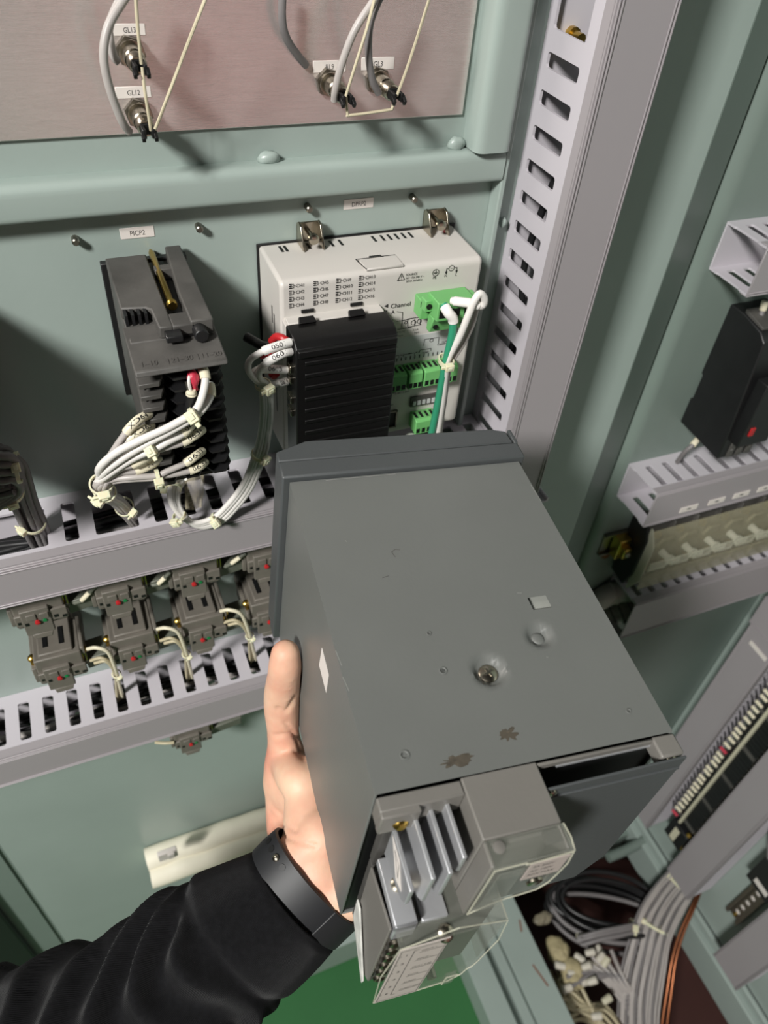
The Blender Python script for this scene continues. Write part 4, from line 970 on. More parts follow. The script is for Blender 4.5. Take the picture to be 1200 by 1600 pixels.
GH = 'marked wires of the black controller'
for i, (pl, a, b, tx, lb) in enumerate(H):
    pts = px(pl); n_ = len(H); full = pts + [gather(i, n_)] + tail(i, n_)
    m_ = M['wwire'] if 'white' in lb else M['gwire']; r_ = .0021 if 'white' in lb else .0018
    t = cable_thing('grey_wire' if m_ is M['gwire'] else 'white_wire', full, r_, m_, lb, 'wire', GH)
    path_marker(t, full, a+.15, b, 7, r_+.0007, tx, M['sleeve'], size=.0037, off=.15)
tie(at(303, 649, 1, -.1175), at(318, 638, 1, -.117)-at(285, 660, 1, -.117), .0042, .0036, 'cable tie at the top of the controller wires, below the crimson terminals', VIEW(at(303, 649, 1, -.12)), hs=1.35)
tie(at(240, 702, 1, -.1155), at(262, 690, 1, -.117)-at(220, 712, 1, -.115), .0042, .0032, 'cable tie in the middle of the controller wires', VIEW(at(243, 703, 1, -.12)), hs=1.2)
tie(at(246, 744, 1, -.1125), X_, .0036, .0030, 'cable tie on the lowest controller wires', V((0, -.8, -.3)), hs=1.2)
tie(GT, at(165, 775, 1, -.09)-at(154, 735, 1, -.111), .0056, .0056, 'upper of two cable ties gathering all controller wires at the left', VIEW(GT), hs=1.3, w=.003)
tie(at(164, 768, 1, -.092), at(172, 778, 1, -.078)-at(158, 757, 1, -.104), .0060, .0056, 'lower of two cable ties gathering all controller wires at the left', V((-.6, -.6, -.2)), hs=1.3, w=.003)
tie(at(194, 792, 1, -.045), at(200, 800, 1, -.035)-at(185, 780, 1, -.055), .0062, .0056, 'cable tie on the controller wires where they enter the duct', V((.6, -.5, -.5)), hs=1.1)
# crimson insulated terminal with a small sleeved resistor beside it
p = at(299, 583, 1, -.106)
t = thing('crimp_terminal', p, 'crimson insulated terminal on the controller\'s right column', 'terminal')
MB().tube(px([(297, 573, -.104), (300, 583, -.108), (303, 597, -.110), (303, 608, -.110)]), lambda u: .0026-.0007*math.sin(u*9), 10, 6).build('insulator', M['pink'], t, smooth=True)
p = at(298, 618, 1, -.111)
t = thing('sleeved_resistor', p, 'black sleeved resistor with pale leads, below the crimson terminal', 'resistor')
MB().tube(px([(299, 613, -.112), (299, 622, -.112), (297, 636, -.111), (297, 645, -.110)]), .0029, 12, 4).build('black_sleeve', M['black'], t, smooth=True)
MB().tube(px([(297, 585, -.109), (295, 596, -.112), (298, 612, -.112)]), .0009, 8, 4).build('lead', M['wwire'], t, smooth=True)
MB().tube(px([(291, 596, -.110), (293, 605, -.111), (296, 613, -.112)]), .0009, 8, 4).build('lead', M['zinc'], t, smooth=True)
MB().lathe(at(299, 609, 1, -.112), at(299, 615, 1, -.112)-at(299, 609, 1, -.112), [(0, .0022), (.002, .0030), (.003, .0030)], n=12).build('collar', M['sleeve'], t, smooth=True)

# recorder harness: marked wires leave the black cover at the left and loop down into the duct
LP = [(411, 600, -.074), (414, 640, -.074), (410, 680, -.073), (402, 712, -.072), (382, 760, -.070), (352, 798, -.068), (332, 813, -.067), (305, 819, -.067), (284, 806, -.066), (270, 785, -.063), (270, 762, -.052), (282, 745, -.035), (300, 742, -.018)]
def off_path(pl, dx, dy): return [(a+dx, b+dy, c) for a, b, c in pl]
R_ = [([(456, 534, -.072), (436, 540, -.075), (411, 549, -.076), (391, 562, -.076), (388, 578, -.076), (398, 592, -.075)], (0, 2), '0501', 'topmost of the four marked wires left of the recorder\'s black cover', M['wwire'], (0, 0)),
      ([(456, 549, -.073), (440, 553, -.076), (415, 568, -.077), (405, 580, -.076), (406, 592, -.075)], (0, 2), '0601', 'second from the top of the marked wires left of the recorder\'s black cover', M['wwire'], (5, 3)),
      ([(450, 578, -.070), (430, 577, -.072), (404, 577, -.073), (396, 584, -.074), (402, 596, -.074)], (0, 2), '0613', 'third from the top of the marked wires left of the recorder\'s black cover', M['wwire'], (9, 4)),
      ([(450, 595, -.068), (434, 600, -.071), (412, 603, -.073)], (0, 1), '0614', 'lowest of the four marked wires left of the recorder\'s black cover, white', M['wwire'], (-3, -2))]
for pl, (a, b), tx, lb, m_, (dx, dy) in R_:
    pts = px(pl); full = pts + px(off_path(LP, dx, dy))
    t = cable_thing('recorder_wire', full, .0020, m_, lb, 'wire', 'marked wires of the white recorder', k=6)
    path_marker(t, full, a+.2, b, 6, .0027, tx, M['sleevew'], size=.0040, off=.1)
for p_, d_, lb, hd in (((411, 601, -.0745), ((410, 590, -.075), (413, 620, -.074)), 'cable tie just below the recorder\'s marker sleeves', (.3, -.8, .1)),
                   ((404, 711, -.0725), ((410, 690, -.073), (398, 725, -.072)), 'cable tie halfway down the loop left of the recorder', (.6, -.8, .1)),
                   ((338, 812, -.0675), ((352, 800, -.068), (322, 818, -.067)), 'cable tie at the bottom of the wire loop, on the duct edge', (-.1, -.9, .5)),
                   ((280, 806, -.066), ((292, 815, -.067), (270, 790, -.064)), 'cable tie left of the loop\'s lowest point, hanging over the duct edge', (-.3, -.8, -.5)),
                   ((271, 764, -.053), ((270, 785, -.062), (274, 755, -.045)), 'cable tie on the loop where it rises behind the duct edge', (-.9, -.3, .1))):
    tie(at(p_[0], p_[1], 1, p_[2]), at(d_[1][0], d_[1][1], 1, d_[1][2])-at(d_[0][0], d_[0][1], 1, d_[0][2]), .0052, .0042, lb, hd, hs=1.2)
t = thing('ring_terminal', at(432, 530, 1, -.064), 'red ring-shaped terminal insulators left of the recorder cover', 'terminal')
for pl in ([(424, 533, -.060), (432, 526, -.064), (441, 528, -.068), (449, 533, -.070)], [(408, 556, -.060), (425, 552, -.064), (442, 546, -.068)], [(424, 580, -.060), (427, 588, -.064), (432, 583, -.066)]):
    MB().tube(px(pl), .0023, 10, 5).build('insulator', M['red'], t, smooth=True)
t = tag(MB().tube(px([(384, 526, -.045), (398, 534, -.050), (412, 541, -.056), (450, 548, -.062)]), .0030, 10, 5).build('black_sleeve', M['black'], smooth=True, angle=60), 'short black sleeved lead left of the red terminals beside the recorder', 'lead')
for i, z_ in enumerate((1.531, 1.523, 1.508, 1.498)):
    MB().box(.1118, .1160, -.0740, -.0660, z_-.0022, z_+.0026).build('screw_terminal', M['nickel'], rc, bevel=0.0004)
# power leads
gp = px([(693, 476, -.0745), (700, 488, -.0790), (708, 500, -.0800), (706, 525, -.0800), (698, 560, -.0790), (690, 600, -.0770), (682, 640, -.0740), (672, 690, -.0690), (668, 720, -.064)])
t = cable_thing('earth_wire', gp, .0026, M['grnwire'], 'green earth wire hanging from the recorder\'s power plug', 'wire')
path_marker(t, gp, .3, 2.2, 7, .0033, None, M['sleevew'])
wp = px([(706, 470, -.0740), (722, 472, -.0800), (738, 474, -.0830), (752, 478, -.084), (757, 468, -.085), (750, 459, -.085), (741, 470, -.0855), (732, 492, -.085), (718, 526, -.083), (702, 556, -.0800), (697, 575, -.079), (692, 620, -.0760), (686, 660, -.0720), (678, 710, -.067)])
t = cable_thing('white_wire', wp, .0024, M['wwire'], 'white wire that loops over itself at the recorder\'s power plug', 'wire')
path_marker(t, wp, .3, 2.6, 7, .0029, None, M['sleevew'])
wp = px([(716, 473, -.0745), (738, 478, -.079), (752, 480, -.080), (758, 470, -.081), (752, 462, -.081), (745, 476, -.081), (738, 505, -.0795), (724, 535, -.0785), (708, 560, -.0775), (700, 580, -.0765), (694, 625, -.0735), (688, 665, -.0695), (682, 715, -.065)])
cable_thing('white_wire', wp, .0021, M['gwire'], 'greyish wire behind the looped white one at the recorder\'s power plug', 'wire')
tie(at(697, 564, 1, -.0785), at(695, 585, 1, -.078)-at(702, 545, 1, -.080), .0060, .0040, 'cable tie holding the green and white power leads together', V((-.1, -.9, .3)), hs=1.1, w=.003)
t = thing('wire_cap', at(641, 680, 1, -.055), 'white rounded wire cap peeping over the held instrument', 'cap'); MB().ball(at(641, 684, 1, -.060), .0040, 12, 8, (1.3, 1, .8)).build('cap', M['wwire'], t, smooth=True)

# bundle at the left edge: a thick coil and the straight run into the duct
for i in range(9):
    a = i/9*2*math.pi; o = V((.0052*math.cos(a), .0045*math.sin(a)*.8, .0045*math.sin(a)))
    pl = [(62, 845, -.030), (46, 812, -.040), (30, 775, -.046), (16, 740, -.050), (6, 716, -.052), (-12, 715, -.054), (-25, 745, -.058), (-18, 775, -.062), (8, 772, -.066)] if i < 6 else [(70, 842, -.030), (56, 808, -.038), (42, 775, -.044), (32, 742, -.048), (22, 716, -.050), (2, 706, -.052), (-25, 722, -.054), (-45, 760, -.055)]
    pts = [q + o for q in px(pl)]; pts = [pts[0] + V((.004, 0, -.02))] + pts
    wire('grey_wire', pts, .0022, M['gwired'], ['grey wire of the dark bundle at the left edge that ends in the thick coil', 'grey wire of the dark bundle at the left edge that runs off behind the coil'][i >= 6], 'wire', ['coiled wires at the left edge', 'wires passing behind the coil'][i >= 6])
for i in range(4):
    pts = px([(-40, 705+i*13, -.066), (0, 712+i*13, -.070), (20, 716+i*11, -.069), (32, 738+i*8, -.064), (18, 764+i*5, -.062), (-30, 790+i*6, -.062)])
    wire('grey_wire', pts, .0026, M['gwired'], ['uppermost', 'second', 'third', 'lowest'][i] + ' turn of the thick grey coil at the left edge', 'wire')
tie(at(14, 770, 1, -.053), at(30, 790, 1, -.046)-at(5, 740, 1, -.053), .0085, .0080, 'cable tie at the top of the straight run, left edge', V((.1, -1, .1)), hs=1.2)
tie(at(52, 815, 1, -.0385), at(62, 840, 1, -.030)-at(40, 795, 1, -.044), .0085, .0075, 'cable tie where the left bundle enters the duct', V((-.8, -.6, 0)), hs=1.2)
tie(at(28, 730, 1, -.062), X_, .0150, .0060, 'cable tie round the thick grey coil at the left edge', V((.7, -.5, .4)), hs=1.1)
# crumpled clear film behind the loop
def film():
    mb = MB(); n = 9; P0 = px([(288, 738, -.040), (322, 728, -.040), (316, 790, -.052), (290, 796, -.054)]); vs_ = []
    for i in range(n+1):
        for j in range(n+1):
            u, v = i/n, j/n; p = P0[0]*(1-u)*(1-v)+P0[1]*u*(1-v)+P0[2]*u*v+P0[3]*(1-u)*v
            vs_.append(p + V((0, -1, .4))*(.004*math.sin(math.pi*u)+.0035*noise.noise(V((u*5, v*5, 2.2)))))
    f_ = [(i*(n+1)+j, i*(n+1)+j+1, (i+1)*(n+1)+j+1, (i+1)*(n+1)+j) for i in range(n) for j in range(n)]
    nb = len(vs_); vs2 = [v + V((0, .0008, 0)) for v in vs_]; mb.add(vs_, f_); mb.add(vs2, f_); return mb
tag(film().build('clear_film', M['film'], smooth=True, angle=25), 'crumpled clear plastic film standing behind the duct edge, inside the wire loop', 'plastic film')
# cables lying in the ducts, glimpsed through the slots
def duct_fill(x0, x1, zc, yc, hz, hy, n, lb, ms, grp):
    for i in range(n):
        y_ = yc + random.uniform(-hy, hy); z_ = zc - hz + 2*hz*((i+.5)/n); pts = []
        k = 9
        for j in range(k+1): pts.append(V((x0+(x1-x0)*j/k, y_+random.uniform(-.006, .006), z_+random.uniform(-.004, .004))))
        wire('duct_wire', pts, random.choice((.0022, .0027, .0032)), ms[i % len(ms)], lb, 'wire', grp, n=7, k=5)
duct_fill(-.28, .28, 1.3830, -.030, .0085, .018, 13, 'dark cable lying inside the upper left duct, seen through its slots', [M['blackwire'], M['blackwire'], M['blackwire'], M['gwired']], 'cables inside the upper left duct')
duct_fill(-.33, .31, 1.1630, -.032, .0105, .018, 14, 'cable lying inside the lower left duct, seen through its slots', [M['blackwire'], M['blackwire'], M['gwire'], M['blackwire'], M['gwired']], 'cables inside the lower left duct')
def vert_fill():
    for i in range(7):
        pts = [V((.315+random.uniform(-.010, .012), -.028+random.uniform(-.016, .016), 1.36+.09*j)) for j in range(5)]
        wire('duct_wire', pts, .0027, M['blackwire'], 'dark cable standing inside the tall duct behind its lower slots', 'wire', 'cables inside the tall duct', n=7, k=5)
vert_fill()
for px_, py_ in ((899, 54), (870, 178), (840, 325), (825, 400)):
    p = at(px_, py_, 0, .330); p = V((.318, p.y, p.z)); 
t = thing('duct_bolt', V((.315, -.016, 1.700)), 'brass bolt inside the tall duct, seen through its top opening', 'bolt')
pb = at(899, 56, 0, .312); MB().lathe((pb.x, -.002, pb.z), -Y_, [(0, .0045), (.004, .0045), (.004, .003), (pb.y*-1-.002 if pb.y < -.008 else .012, .003)], n=10).build('shank', M['brass'], t, smooth=True, angle=40)
t['label'] = 'brass bolt inside the tall duct, seen through its top opening'
# ------------------------------------------------------------------ switch blocks between the two left ducts
def block():
    t = thing('switch_block', (0, 0, 0), 'x', 'switch block', 'switch blocks between the left ducts'); B = M['block']
    ORIG[t.name] = V((0, 0, 0))
    # round collar on the panel, body receding from it, contact carrier at the rear; rear faces -Y
    MB().lathe((0.001, 0, -.011), -Y_, [(0, .0205), (.012, .0205), (.014, .0185)], n=28).build('collar', B, t, smooth=True, angle=40)
    mb = MB().prism([(-.0165, -.013, .003), (-.0165, -.050, .007), (-.0165, -.050, -.024), (-.0165, -.013, -.026)], (.0345, 0, 0))
    mb.prism([(-.0125, -.006, .0065), (-.0125, -.047, .0095), (-.0125, -.047, .004), (-.0125, -.006, .002)], (.0255, 0, 0))
    mb.build('body', B, t, bevel=.0012)
    for x in (-.0065, .0055):
        MB().prism([(x-.0016, -.022, .0082), (x-.0016, -.040, .0094), (x-.0016, -.040, .0098), (x-.0016, -.022, .0086)], (.0034, 0, 0)).build('slot', M['blackd'], t)
    mb = MB().box(-.0120, .0075, -.0530, -.0495, -.0300, -.0030).box(-.0165, .0190, -.0520, -.0495, -.0200, -.0080).prism([(-.0090, -.0530, -.0300), (.0060, -.0530, -.0300), (.0045, -.0535, -.0350), (-.0080, -.0535, -.0350)], (0, .004, 0))
    mb.build('contact_carrier', B, t, bevel=.0007)
    mb = MB().box(-.0105, -.0080, -.0533, -.0525, -.0185, -.0155).box(.0095, .0125, -.0523, -.0515, -.0170, -.0140).box(-.0150, -.0130, -.0523, -.0515, -.0165, -.0140).box(.0150, .0180, -.0523, -.0515, -.0185, -.0160); mb.build('notch', M['blackd'], t)
    mb = MB().box(-.0085, -.0020, -.0540, -.0525, -.0130, -.0070).box(.0005, .0065, -.0540, -.0525, -.0135, -.0075); mb.build('raised_pad', B, t, bevel=.0004)
    MB().lathe((-.0020, -.0525, -.0160), -Y_, [(0, .0019), (.0022, .0019), (.0026, .0012), (.0027, 0)], n=12, caps=False).build('red_plunger', M['red'], t, smooth=True)
    MB().lathe((.0030, -.0525, -.0160), -Y_, [(0, .0015), (.0012, .0015), (.0014, 0)], n=12, caps=False).build('green_plunger', M['green_s'], t, smooth=True)
    for x, y in ((-.0180, -.040), (.0195, -.044)):
        MB().lathe((x, y, .0000), V((0, -.5, .8)), [(0, .0034), (.0016, .0032), (.0026, .0018), (.0027, 0)], n=12, caps=False).box(x-.0014, x+.0014, y-.004, y+.004, -.010, 0).build('gold_screw', M['brass'], t, smooth=True, angle=40)
    MB().box(.0180, .0210, -.0480, -.0150, -.0150, .0080).build('terminal_wall', B, t, bevel=.0008); MB().box(-.0200, -.0165, -.048, -.010, -.022, -.004).build('terminal_wall', B, t, bevel=.0008)
    MB().prism([(.0190, -.0460, -.0120), (.0500, -.0460, -.0080), (.0500, -.0440, -.0220), (.0190, -.0440, -.0270)], (0, .020, 0)).build('side_unit', M['blockg'], t, bevel=.0010)
    return t
proto = block()
XB = (-.0725, -.0160, .0405, .0980)
nm = ['leftmost', 'second from the left', 'third from the left', 'rightmost']
for row, zc, wd_ in ((0, 1.2790, 'front row'), (1, 1.3515, 'upper row half hidden by the duct')):
    for k, x in enumerate(XB):
        lb = '%s brown-grey switch block of the %s' % (nm[k], 'lower row' if row == 0 else 'upper row, partly under the duct')
        if row == 0 and k == 0: proto.location = (x, -.0003, zc); proto['label'] = lb
        else: copy_tree(proto, loc=(x, -.0003, zc), label=lb)
copy_tree(proto, loc=(.0145, -.0003, 1.1200), label='single dark switch block peeping out under the lower left duct')
# jumper wires from the lower blocks into the duct slots
for k, sx_ in enumerate((158, 267, 366)):
    dx = sx_-158; dy = (-31, -31, -28)[0]*dx/109 if dx else 0
    for j, (pl, r_) in enumerate(((((137, 1014, -.049), (150, 1012, -.054), (168, 1018, -.056), (178, 1038, -.054), (183, 1055, -.048), (188, 1075, -.036), (192, 1090, -.028)), .0016),
                             (((142, 1032, -.049), (158, 1028, -.054), (172, 1036, -.054), (179, 1052, -.048), (184, 1072, -.036), (187, 1092, -.028)), .0014),
                             (((148, 1036, -.049), (165, 1033, -.053), (176, 1044, -.052), (181, 1056, -.047), (182, 1076, -.036), (184, 1096, -.028)), .0014))):
        pts = [at(a+dx, b+dy, 1, c) for a, b, c in pl]
        wire('jumper_wire', pts, r_, M['sleeve'] if j == 0 else M['beigewire'], '%s pale wire from the %s lower switch block into the duct' % (['upper', 'middle', 'lower'][j], nm[k]), 'wire')
    c = at(182+dx, 1053+dy, 1, -.048); tie(c, (0, .4, -.9), .0030, .0030, 'small cable tie on the wires of the %s lower switch block' % nm[k], V((.4, -.9, .2)), hs=.8)
for k, pl in enumerate((((113, 943, -.045), (128, 938, -.048), (140, 925, -.050), (150, 915, -.050)), ((232, 915, -.045), (248, 912, -.048), (258, 902, -.050), (266, 893, -.050)), ((348, 887, -.045), (362, 880, -.048), (375, 870, -.050), (384, 864, -.050)))):
    t = cable_thing('link_wire', px(pl), .0016, M['blockg'], 'link wire between the %s and next upper switch blocks' % nm[k].replace('rightmost', 'last'), 'wire')
    marker(t, at(*pl[1][:2], 1, pl[1][2]), at(*pl[2][:2], 1, pl[2][2]), .0019, None, M['sleeve'])
t = cable_thing('link_wire', px(((243, 1160, -.045), (258, 1161, -.050), (272, 1160, -.052))), .0016, M['beigewire'], 'pale wires left of the single switch block under the lower duct', 'wire')
# cream wrapped bundle on the panel foot with its adhesive mount
t = thing('wrapped_cable', (0, -.02, .79), 'cream wrapped cable bundle along the foot of the panel, above the sleeve', 'cable')
mb = MB()
for dz, dy, r_ in ((.014, -.014, .0150), (-.012, -.016, .0165), (.001, -.030, .0150)):
    mb.tube([V((-.066+.02*k, dy-.002+.002*noise.noise(V((k*.7, dz*90, 1))), .783+dz+.002*noise.noise(V((k*.8, dz*70, 4))))) for k in range(26)], r_, 14, 3)
mb.build('wrap', M['bundle'], t, smooth=True, angle=70)
p = at(262, 1334, 1, -.045)
MB().obox(p, (X_, Y_, Z_), (.011, .003, .009)).obox(p+V((.004, -.004, .002)), (X_, Y_, Z_), (.004, .002, .006)).build('tie_mount', M['paper'], t, bevel=.0012)
# ------------------------------------------------------------------ right-hand side: contactor, covers, rails, wall strips, cable pit
t = thing('contactor', (.60, .03, 1.308), 'black contactor between two grey ducts at the right edge', 'contactor')
cx = .5795
mb = MB().prism([(cx, .0295, 1.3100), (cx, .0295, 1.3420), (cx, .0270, 1.3430), (cx, .0270, 1.3720), (cx, .0295, 1.3730), (cx, .0295, 1.4520), (cx, .010, 1.4520), (cx, -.0150, 1.4470), (cx, -.0240, 1.4400), (cx, -.0330, 1.3300), (cx, -.0330, 1.3075)], (.045, 0, 0))
mb.build('body', M['black'], t, bevel=.0014)
MB().box(cx+.006, cx+.045, -.0440, -.0300, 1.3300, 1.4050).build('front_block', M['black'], t, bevel=.0010)
MB().prism([(cx+.002, .012, 1.4520), (cx+.002, -.014, 1.4475), (cx+.002, -.0145, 1.4505), (cx+.002, .012, 1.4560)], (.043, 0, 0)).build('top_bar', M['blackm'], t, bevel=.0006)
MB().box(cx+.012, cx+.018, -.0455, -.0425, 1.3440, 1.3540).build('red_indicator', M['red'], t, bevel=.0006)
for i in range(3): MB().box(cx+.010+i*.012, cx+.017+i*.012, -.0350, -.0310, 1.309, 1.327).lathe((cx+.0135+i*.012, -.034, 1.318), -Y_, [(0, .003), (.002, .002)], n=10).build('terminal', M['blackm'], t, bevel=.0004)
for lb, pl in (('short cream wire joining the contactor from the duct above', [(1196, 470, .006), (1192, 485, .004), (1186, 500, .002), (1180, 512, .004)]), ('short cream wire entering the duct under the contactor', [(1090, 686, .006), (1082, 696, .002), (1070, 706, .004), (1058, 722, .012)])):
    t = cable_thing('cream_wire', px(pl), .0026, M['gwired'], lb, 'wire', k=5); marker(t, at(*pl[0][:2], 1, pl[0][2]), at(*pl[1][:2], 1, pl[1][2])*1.0, .0034, None)
# terminal row under yellowed covers
MB_ = MB
t = thing('terminal_row', (.70, .03, 1.08), 'row of large terminals on a rail, under the tagged duct on the right', 'terminal block')
MB().box(.535, .90, .0240, .0295, 1.1120, 1.1150).box(.535, .90, .0240, .0295, 1.1450, 1.1480).box(.535, .90, .0280, .0297, 1.1120, 1.1480).build('rail', M['zinc'], t)
MB().prism([(.566, .0270, 1.078), (.566, .0270, 1.176), (.566, .0020, 1.180), (.566, -.006, 1.160), (.566, -.006, 1.100), (.566, .002, 1.074)], (.004, 0, 0)).build('end_plate', M['blackd'], t, bevel=.0005)
mb = MB().box(.548, .565, .0120, .0270, 1.114, 1.146).box(.551, .562, .004, .014, 1.122, 1.138); mb.build('end_clamp', M['brass'], t, bevel=.0012)
MB().lathe((.5565, .005, 1.130), -Y_, [(0, .0042), (.003, .0038), (.0045, .002)], n=10).build('clamp_screw', M['zinc'], t, smooth=True)
for i in range(9):
    x = .5715+i*.0345
    MB().box(x, x+.0325, .0020, .0270, 1.080, 1.176).box(x+.0315, x+.0345, -.004, .027, 1.078, 1.180).build('terminal_body', M['blackm'], t, bevel=.0008)
    for z_ in (1.098, 1.158): MB().lathe((x+.016, .0020, z_), -Y_, [(0, .006), (.003, .0055), (.005, .003)], n=12).build('terminal_screw', M['brass'], t, smooth=True)
cvt = thing('terminal_cover', (.70, -.012, 1.08), 'row of yellowed clear plastic covers with pull tabs over the large terminals, right', 'cover')
mb = MB().prism([(.5700, -.0060, 1.1760), (.5700, -.0160, 1.1600), (.5700, -.0170, 1.1000), (.5700, -.0060, 1.0760)], (.31, 0, 0)); mb.build('clear_strip', M['amber'], cvt, bevel=.0006)
MB().prism([(.5690, -.006, 1.178), (.5690, -.0175, 1.158), (.5690, -.0185, 1.100), (.5690, -.006, 1.072), (.5690, -.003, 1.072), (.5690, -.003, 1.178)], (.0014, 0, 0)).build('end_flap', M['clearw'], cvt)
for i in range(9):
    x = .5715+i*.0345
    mb = MB().prism([(x+.003, -.0165, 1.1560), (x+.029, -.0165, 1.1560), (x+.024, -.0185, 1.1700), (x+.008, -.0185, 1.1700)], (0, .004, 0)); mb.build('cover_hood', M['amber'], cvt, bevel=.0006)
    MB().lathe((x+.016, -.0160, 1.1450), V((0, -.8, .1)), [(0, .0055), (.008, .0048), (.013, .0048), (.0135, .0068), (.0155, .0068)], n=14).obox((x+.022, -.031, 1.1440), (X_, Y_, Z_), (.009, .0012, .0036)).build('pull_tab', M['clearw'], cvt, smooth=True, angle=40)
    MB().box(x+.004, x+.031, -.0192, -.0165, 1.1150, 1.1290).build('cover_window', M['clearw'], cvt, bevel=.0006)
    MB().box(x+.001, x+.0335, -.0185, -.0165, 1.082, 1.108).build('cover_skirt', M['amber'], cvt, bevel=.0006)
p = at(945, 866, 1, .030)
tag(MB().lathe((p.x, .0297, p.z), -Y_, [(0, .0062), (.002, .0062), (.0035, .0050), (.0042, .002)], n=12).build('rusty_screw', mat('rusty_iron', (122, 84, 52), 0.6, metal=.6, var=.3, vscale=300), smooth=True, angle=40), 'rusty round screw head on the green sub-panel, left of the terminal row', 'screw')
# conduits running into the left end of the deep duct
for lb, pl, r_ in (('upper grey plastic conduit entering the end of the deep right duct', [(900, 962, .022), (930, 940, .020), (958, 926, .016), (985, 922, .012), (1010, 918, .008)], .0150), ('lower ribbed grey conduit entering the end of the deep right duct', [(915, 992, .020), (948, 966, .016), (975, 955, .010), (1000, 950, .006)], .0135)):
    t = thing('conduit', at(*pl[0][:2], 1, pl[0][2]), lb, 'conduit'); P_ = spline(px(pl), 10)
    MB().tube(P_, r_, 18, 0).build('pipe', M['gwire'], t, smooth=True, angle=60)
    for k in range(6, len(P_)-2, 4 if 'ribbed' in lb else 14):
        d_ = (P_[k+1]-P_[k-1]).normalized(); MB().lathe(P_[k]-d_*.0014, d_, [(0, r_), (.0004, r_+.0013), (.0024, r_+.0013), (.0028, r_)], n=18, caps=False).build('ring', M['gwire'] if 'upper' in lb else M['gwired'], t, smooth=True)
# small grey bracket and lead ends behind the held instrument
p = at(842, 712, 1, -.030)
tag(MB().box(.336, .352, -.060, -.004, 1.338, 1.3395).box(.350, .352, -.060, -.004, 1.338, 1.343).build('duct_bracket', M['duct'], bevel=.0005), 'small grey bracket at the foot of the tall duct, behind the held instrument', 'bracket')
wire('grey_wire', [V((.345, -.02, 1.327)), V((.352, -.026, 1.322)), V((.350, -.034, 1.306)), V((.345, -.036, 1.28))], .0042, M['gwire'], 'stub of grey cable below the small bracket at the tall duct', 'cable')

# strip of slim terminals on the right-hand wall between the corner duct and the next one
xs_ = .895
t = thing('terminal_strip', (.921, -.115, .33), 'upright strip of dark slim terminals with a cream bar on the right-hand wall', 'terminal block')
MB().box(.912, .9215, -.137, -.100, .30, 1.35).build('rail', M['zinc'], t)
for i in range(90):
    z_ = .375+i*.0105; MB().box(.876, .912, -.141, -.098, z_, z_+.0090).build('terminal', M['black'] if i % 9 else M['blackm'], t)
    if i % 1 == 0 and i < 70: MB().box(.878, .884, -.1462, -.1405, z_+.0015, z_+.0060).build('clip', M['blackm'] if i % 2 else M['block'], t)
MB().box(.8700, .8765, -.1135, -.1080, .365, 1.32).build('cover_bar', M['cream'], t, bevel=.001)
t2 = thing('end_block', (.90, -.115, .315), 'black end block with a cream label at the foot of the slim terminal strip', 'terminal block')
MB().box(.868, .9215, -.143, -.098, .306, .362).build('body', M['black'], t2, bevel=.0012)
MB().box(.8672, .868, -.125, -.112, .312, .352).build('plate', M['cream'], t2)
for i in range(5): MB().lathe((.872+i*.009, -.143, .318), -Y_, [(0, .003), (.003, .003), (.0035, .002)], n=8).build('pin', M['brass'], t2, smooth=True)
MB().lathe((.874, -.138, .366), V((-.6, -.3, .5)), [(0, .005), (.004, .005), (.006, .003)], n=10).build('gilt_screw', M['brass'], t2, smooth=True)
for i in range(46):
    z_ = .372+i*.0165; 
    p0 = V((.874+random.uniform(-.002, .002), -.0995, z_)); p1 = p0 + V((-.004, .010, .004)); p2 = V((.876, -.080, z_+.006)); p3 = V((.886, -.066, z_+.004))
    t = cable_thing('strip_wire', [p0, p1, p2, p3], .0013, M['blackwire'], 'thin wire with a cream sleeve between the corner duct and the slim terminal strip', 'wire', 'sleeved wires of the slim terminal strip', n=6, k=3)
    MB().lathe(p0, p1-p0, [(0, .0030), ((p1-p0).length*1.2, .0030)], n=7).build('marker_sleeve', M['sleeve'] if i % 15 else M['pink'], t, smooth=True)
# second rail nearer the viewer
t = thing('mounting_rail', (.921, -.26, .25), 'bare perforated mounting rail with round holes, lower right', 'rail')
y0_, y1_ = -.290, -.2575
MB().box(.9195, .9215, y0_+.006, y1_-.006, .262, 1.20).box(.914, .9215, y0_+.0050, y0_+.0065, .262, 1.20).box(.914, .9215, y1_-.0065, y1_-.0050, .262, 1.20).box(.9125, .914, y0_, y0_+.0065, .262, 1.20).box(.9125, .914, y1_-.0065, y1_, .262, 1.20).build('channel', M['zinc'], t)
for i in range(10): MB().lathe((.9196, (y0_+y1_)/2, .284+i*.0235), -X_, [(0, .0050), (.0002, .0050)], n=14).build('hole', M['paper'], t)
MB().lathe((.9190, (y0_+y1_)/2, .270), -X_, [(0, .0040), (.002, .0036), (.003, .002)], n=10).build('rail_screw', M['brass'], t, smooth=True)
t = thing('relay_block', (.90, -.275, .45), 'black relay with a white label on the perforated rail, right edge', 'relay')
MB().box(.880, .9120, -.300, -.248, .440, .520).build('body', M['black'], t, bevel=.0012); MB().box(.8792, .880, -.292, -.262, .452, .464).build('plate', M['paper'], t)
for i in range(4):
    wire('strip_wire', [V((.885, -.222-.004*i, .60+.03*i)), V((.880, -.236, .56+.03*i)), V((.885, -.252, .52+.02*i))], .0030, M['gwired'], 'bent grey wire feeding the relay on the perforated rail', 'wire', 'wires of the relay on the perforated rail')
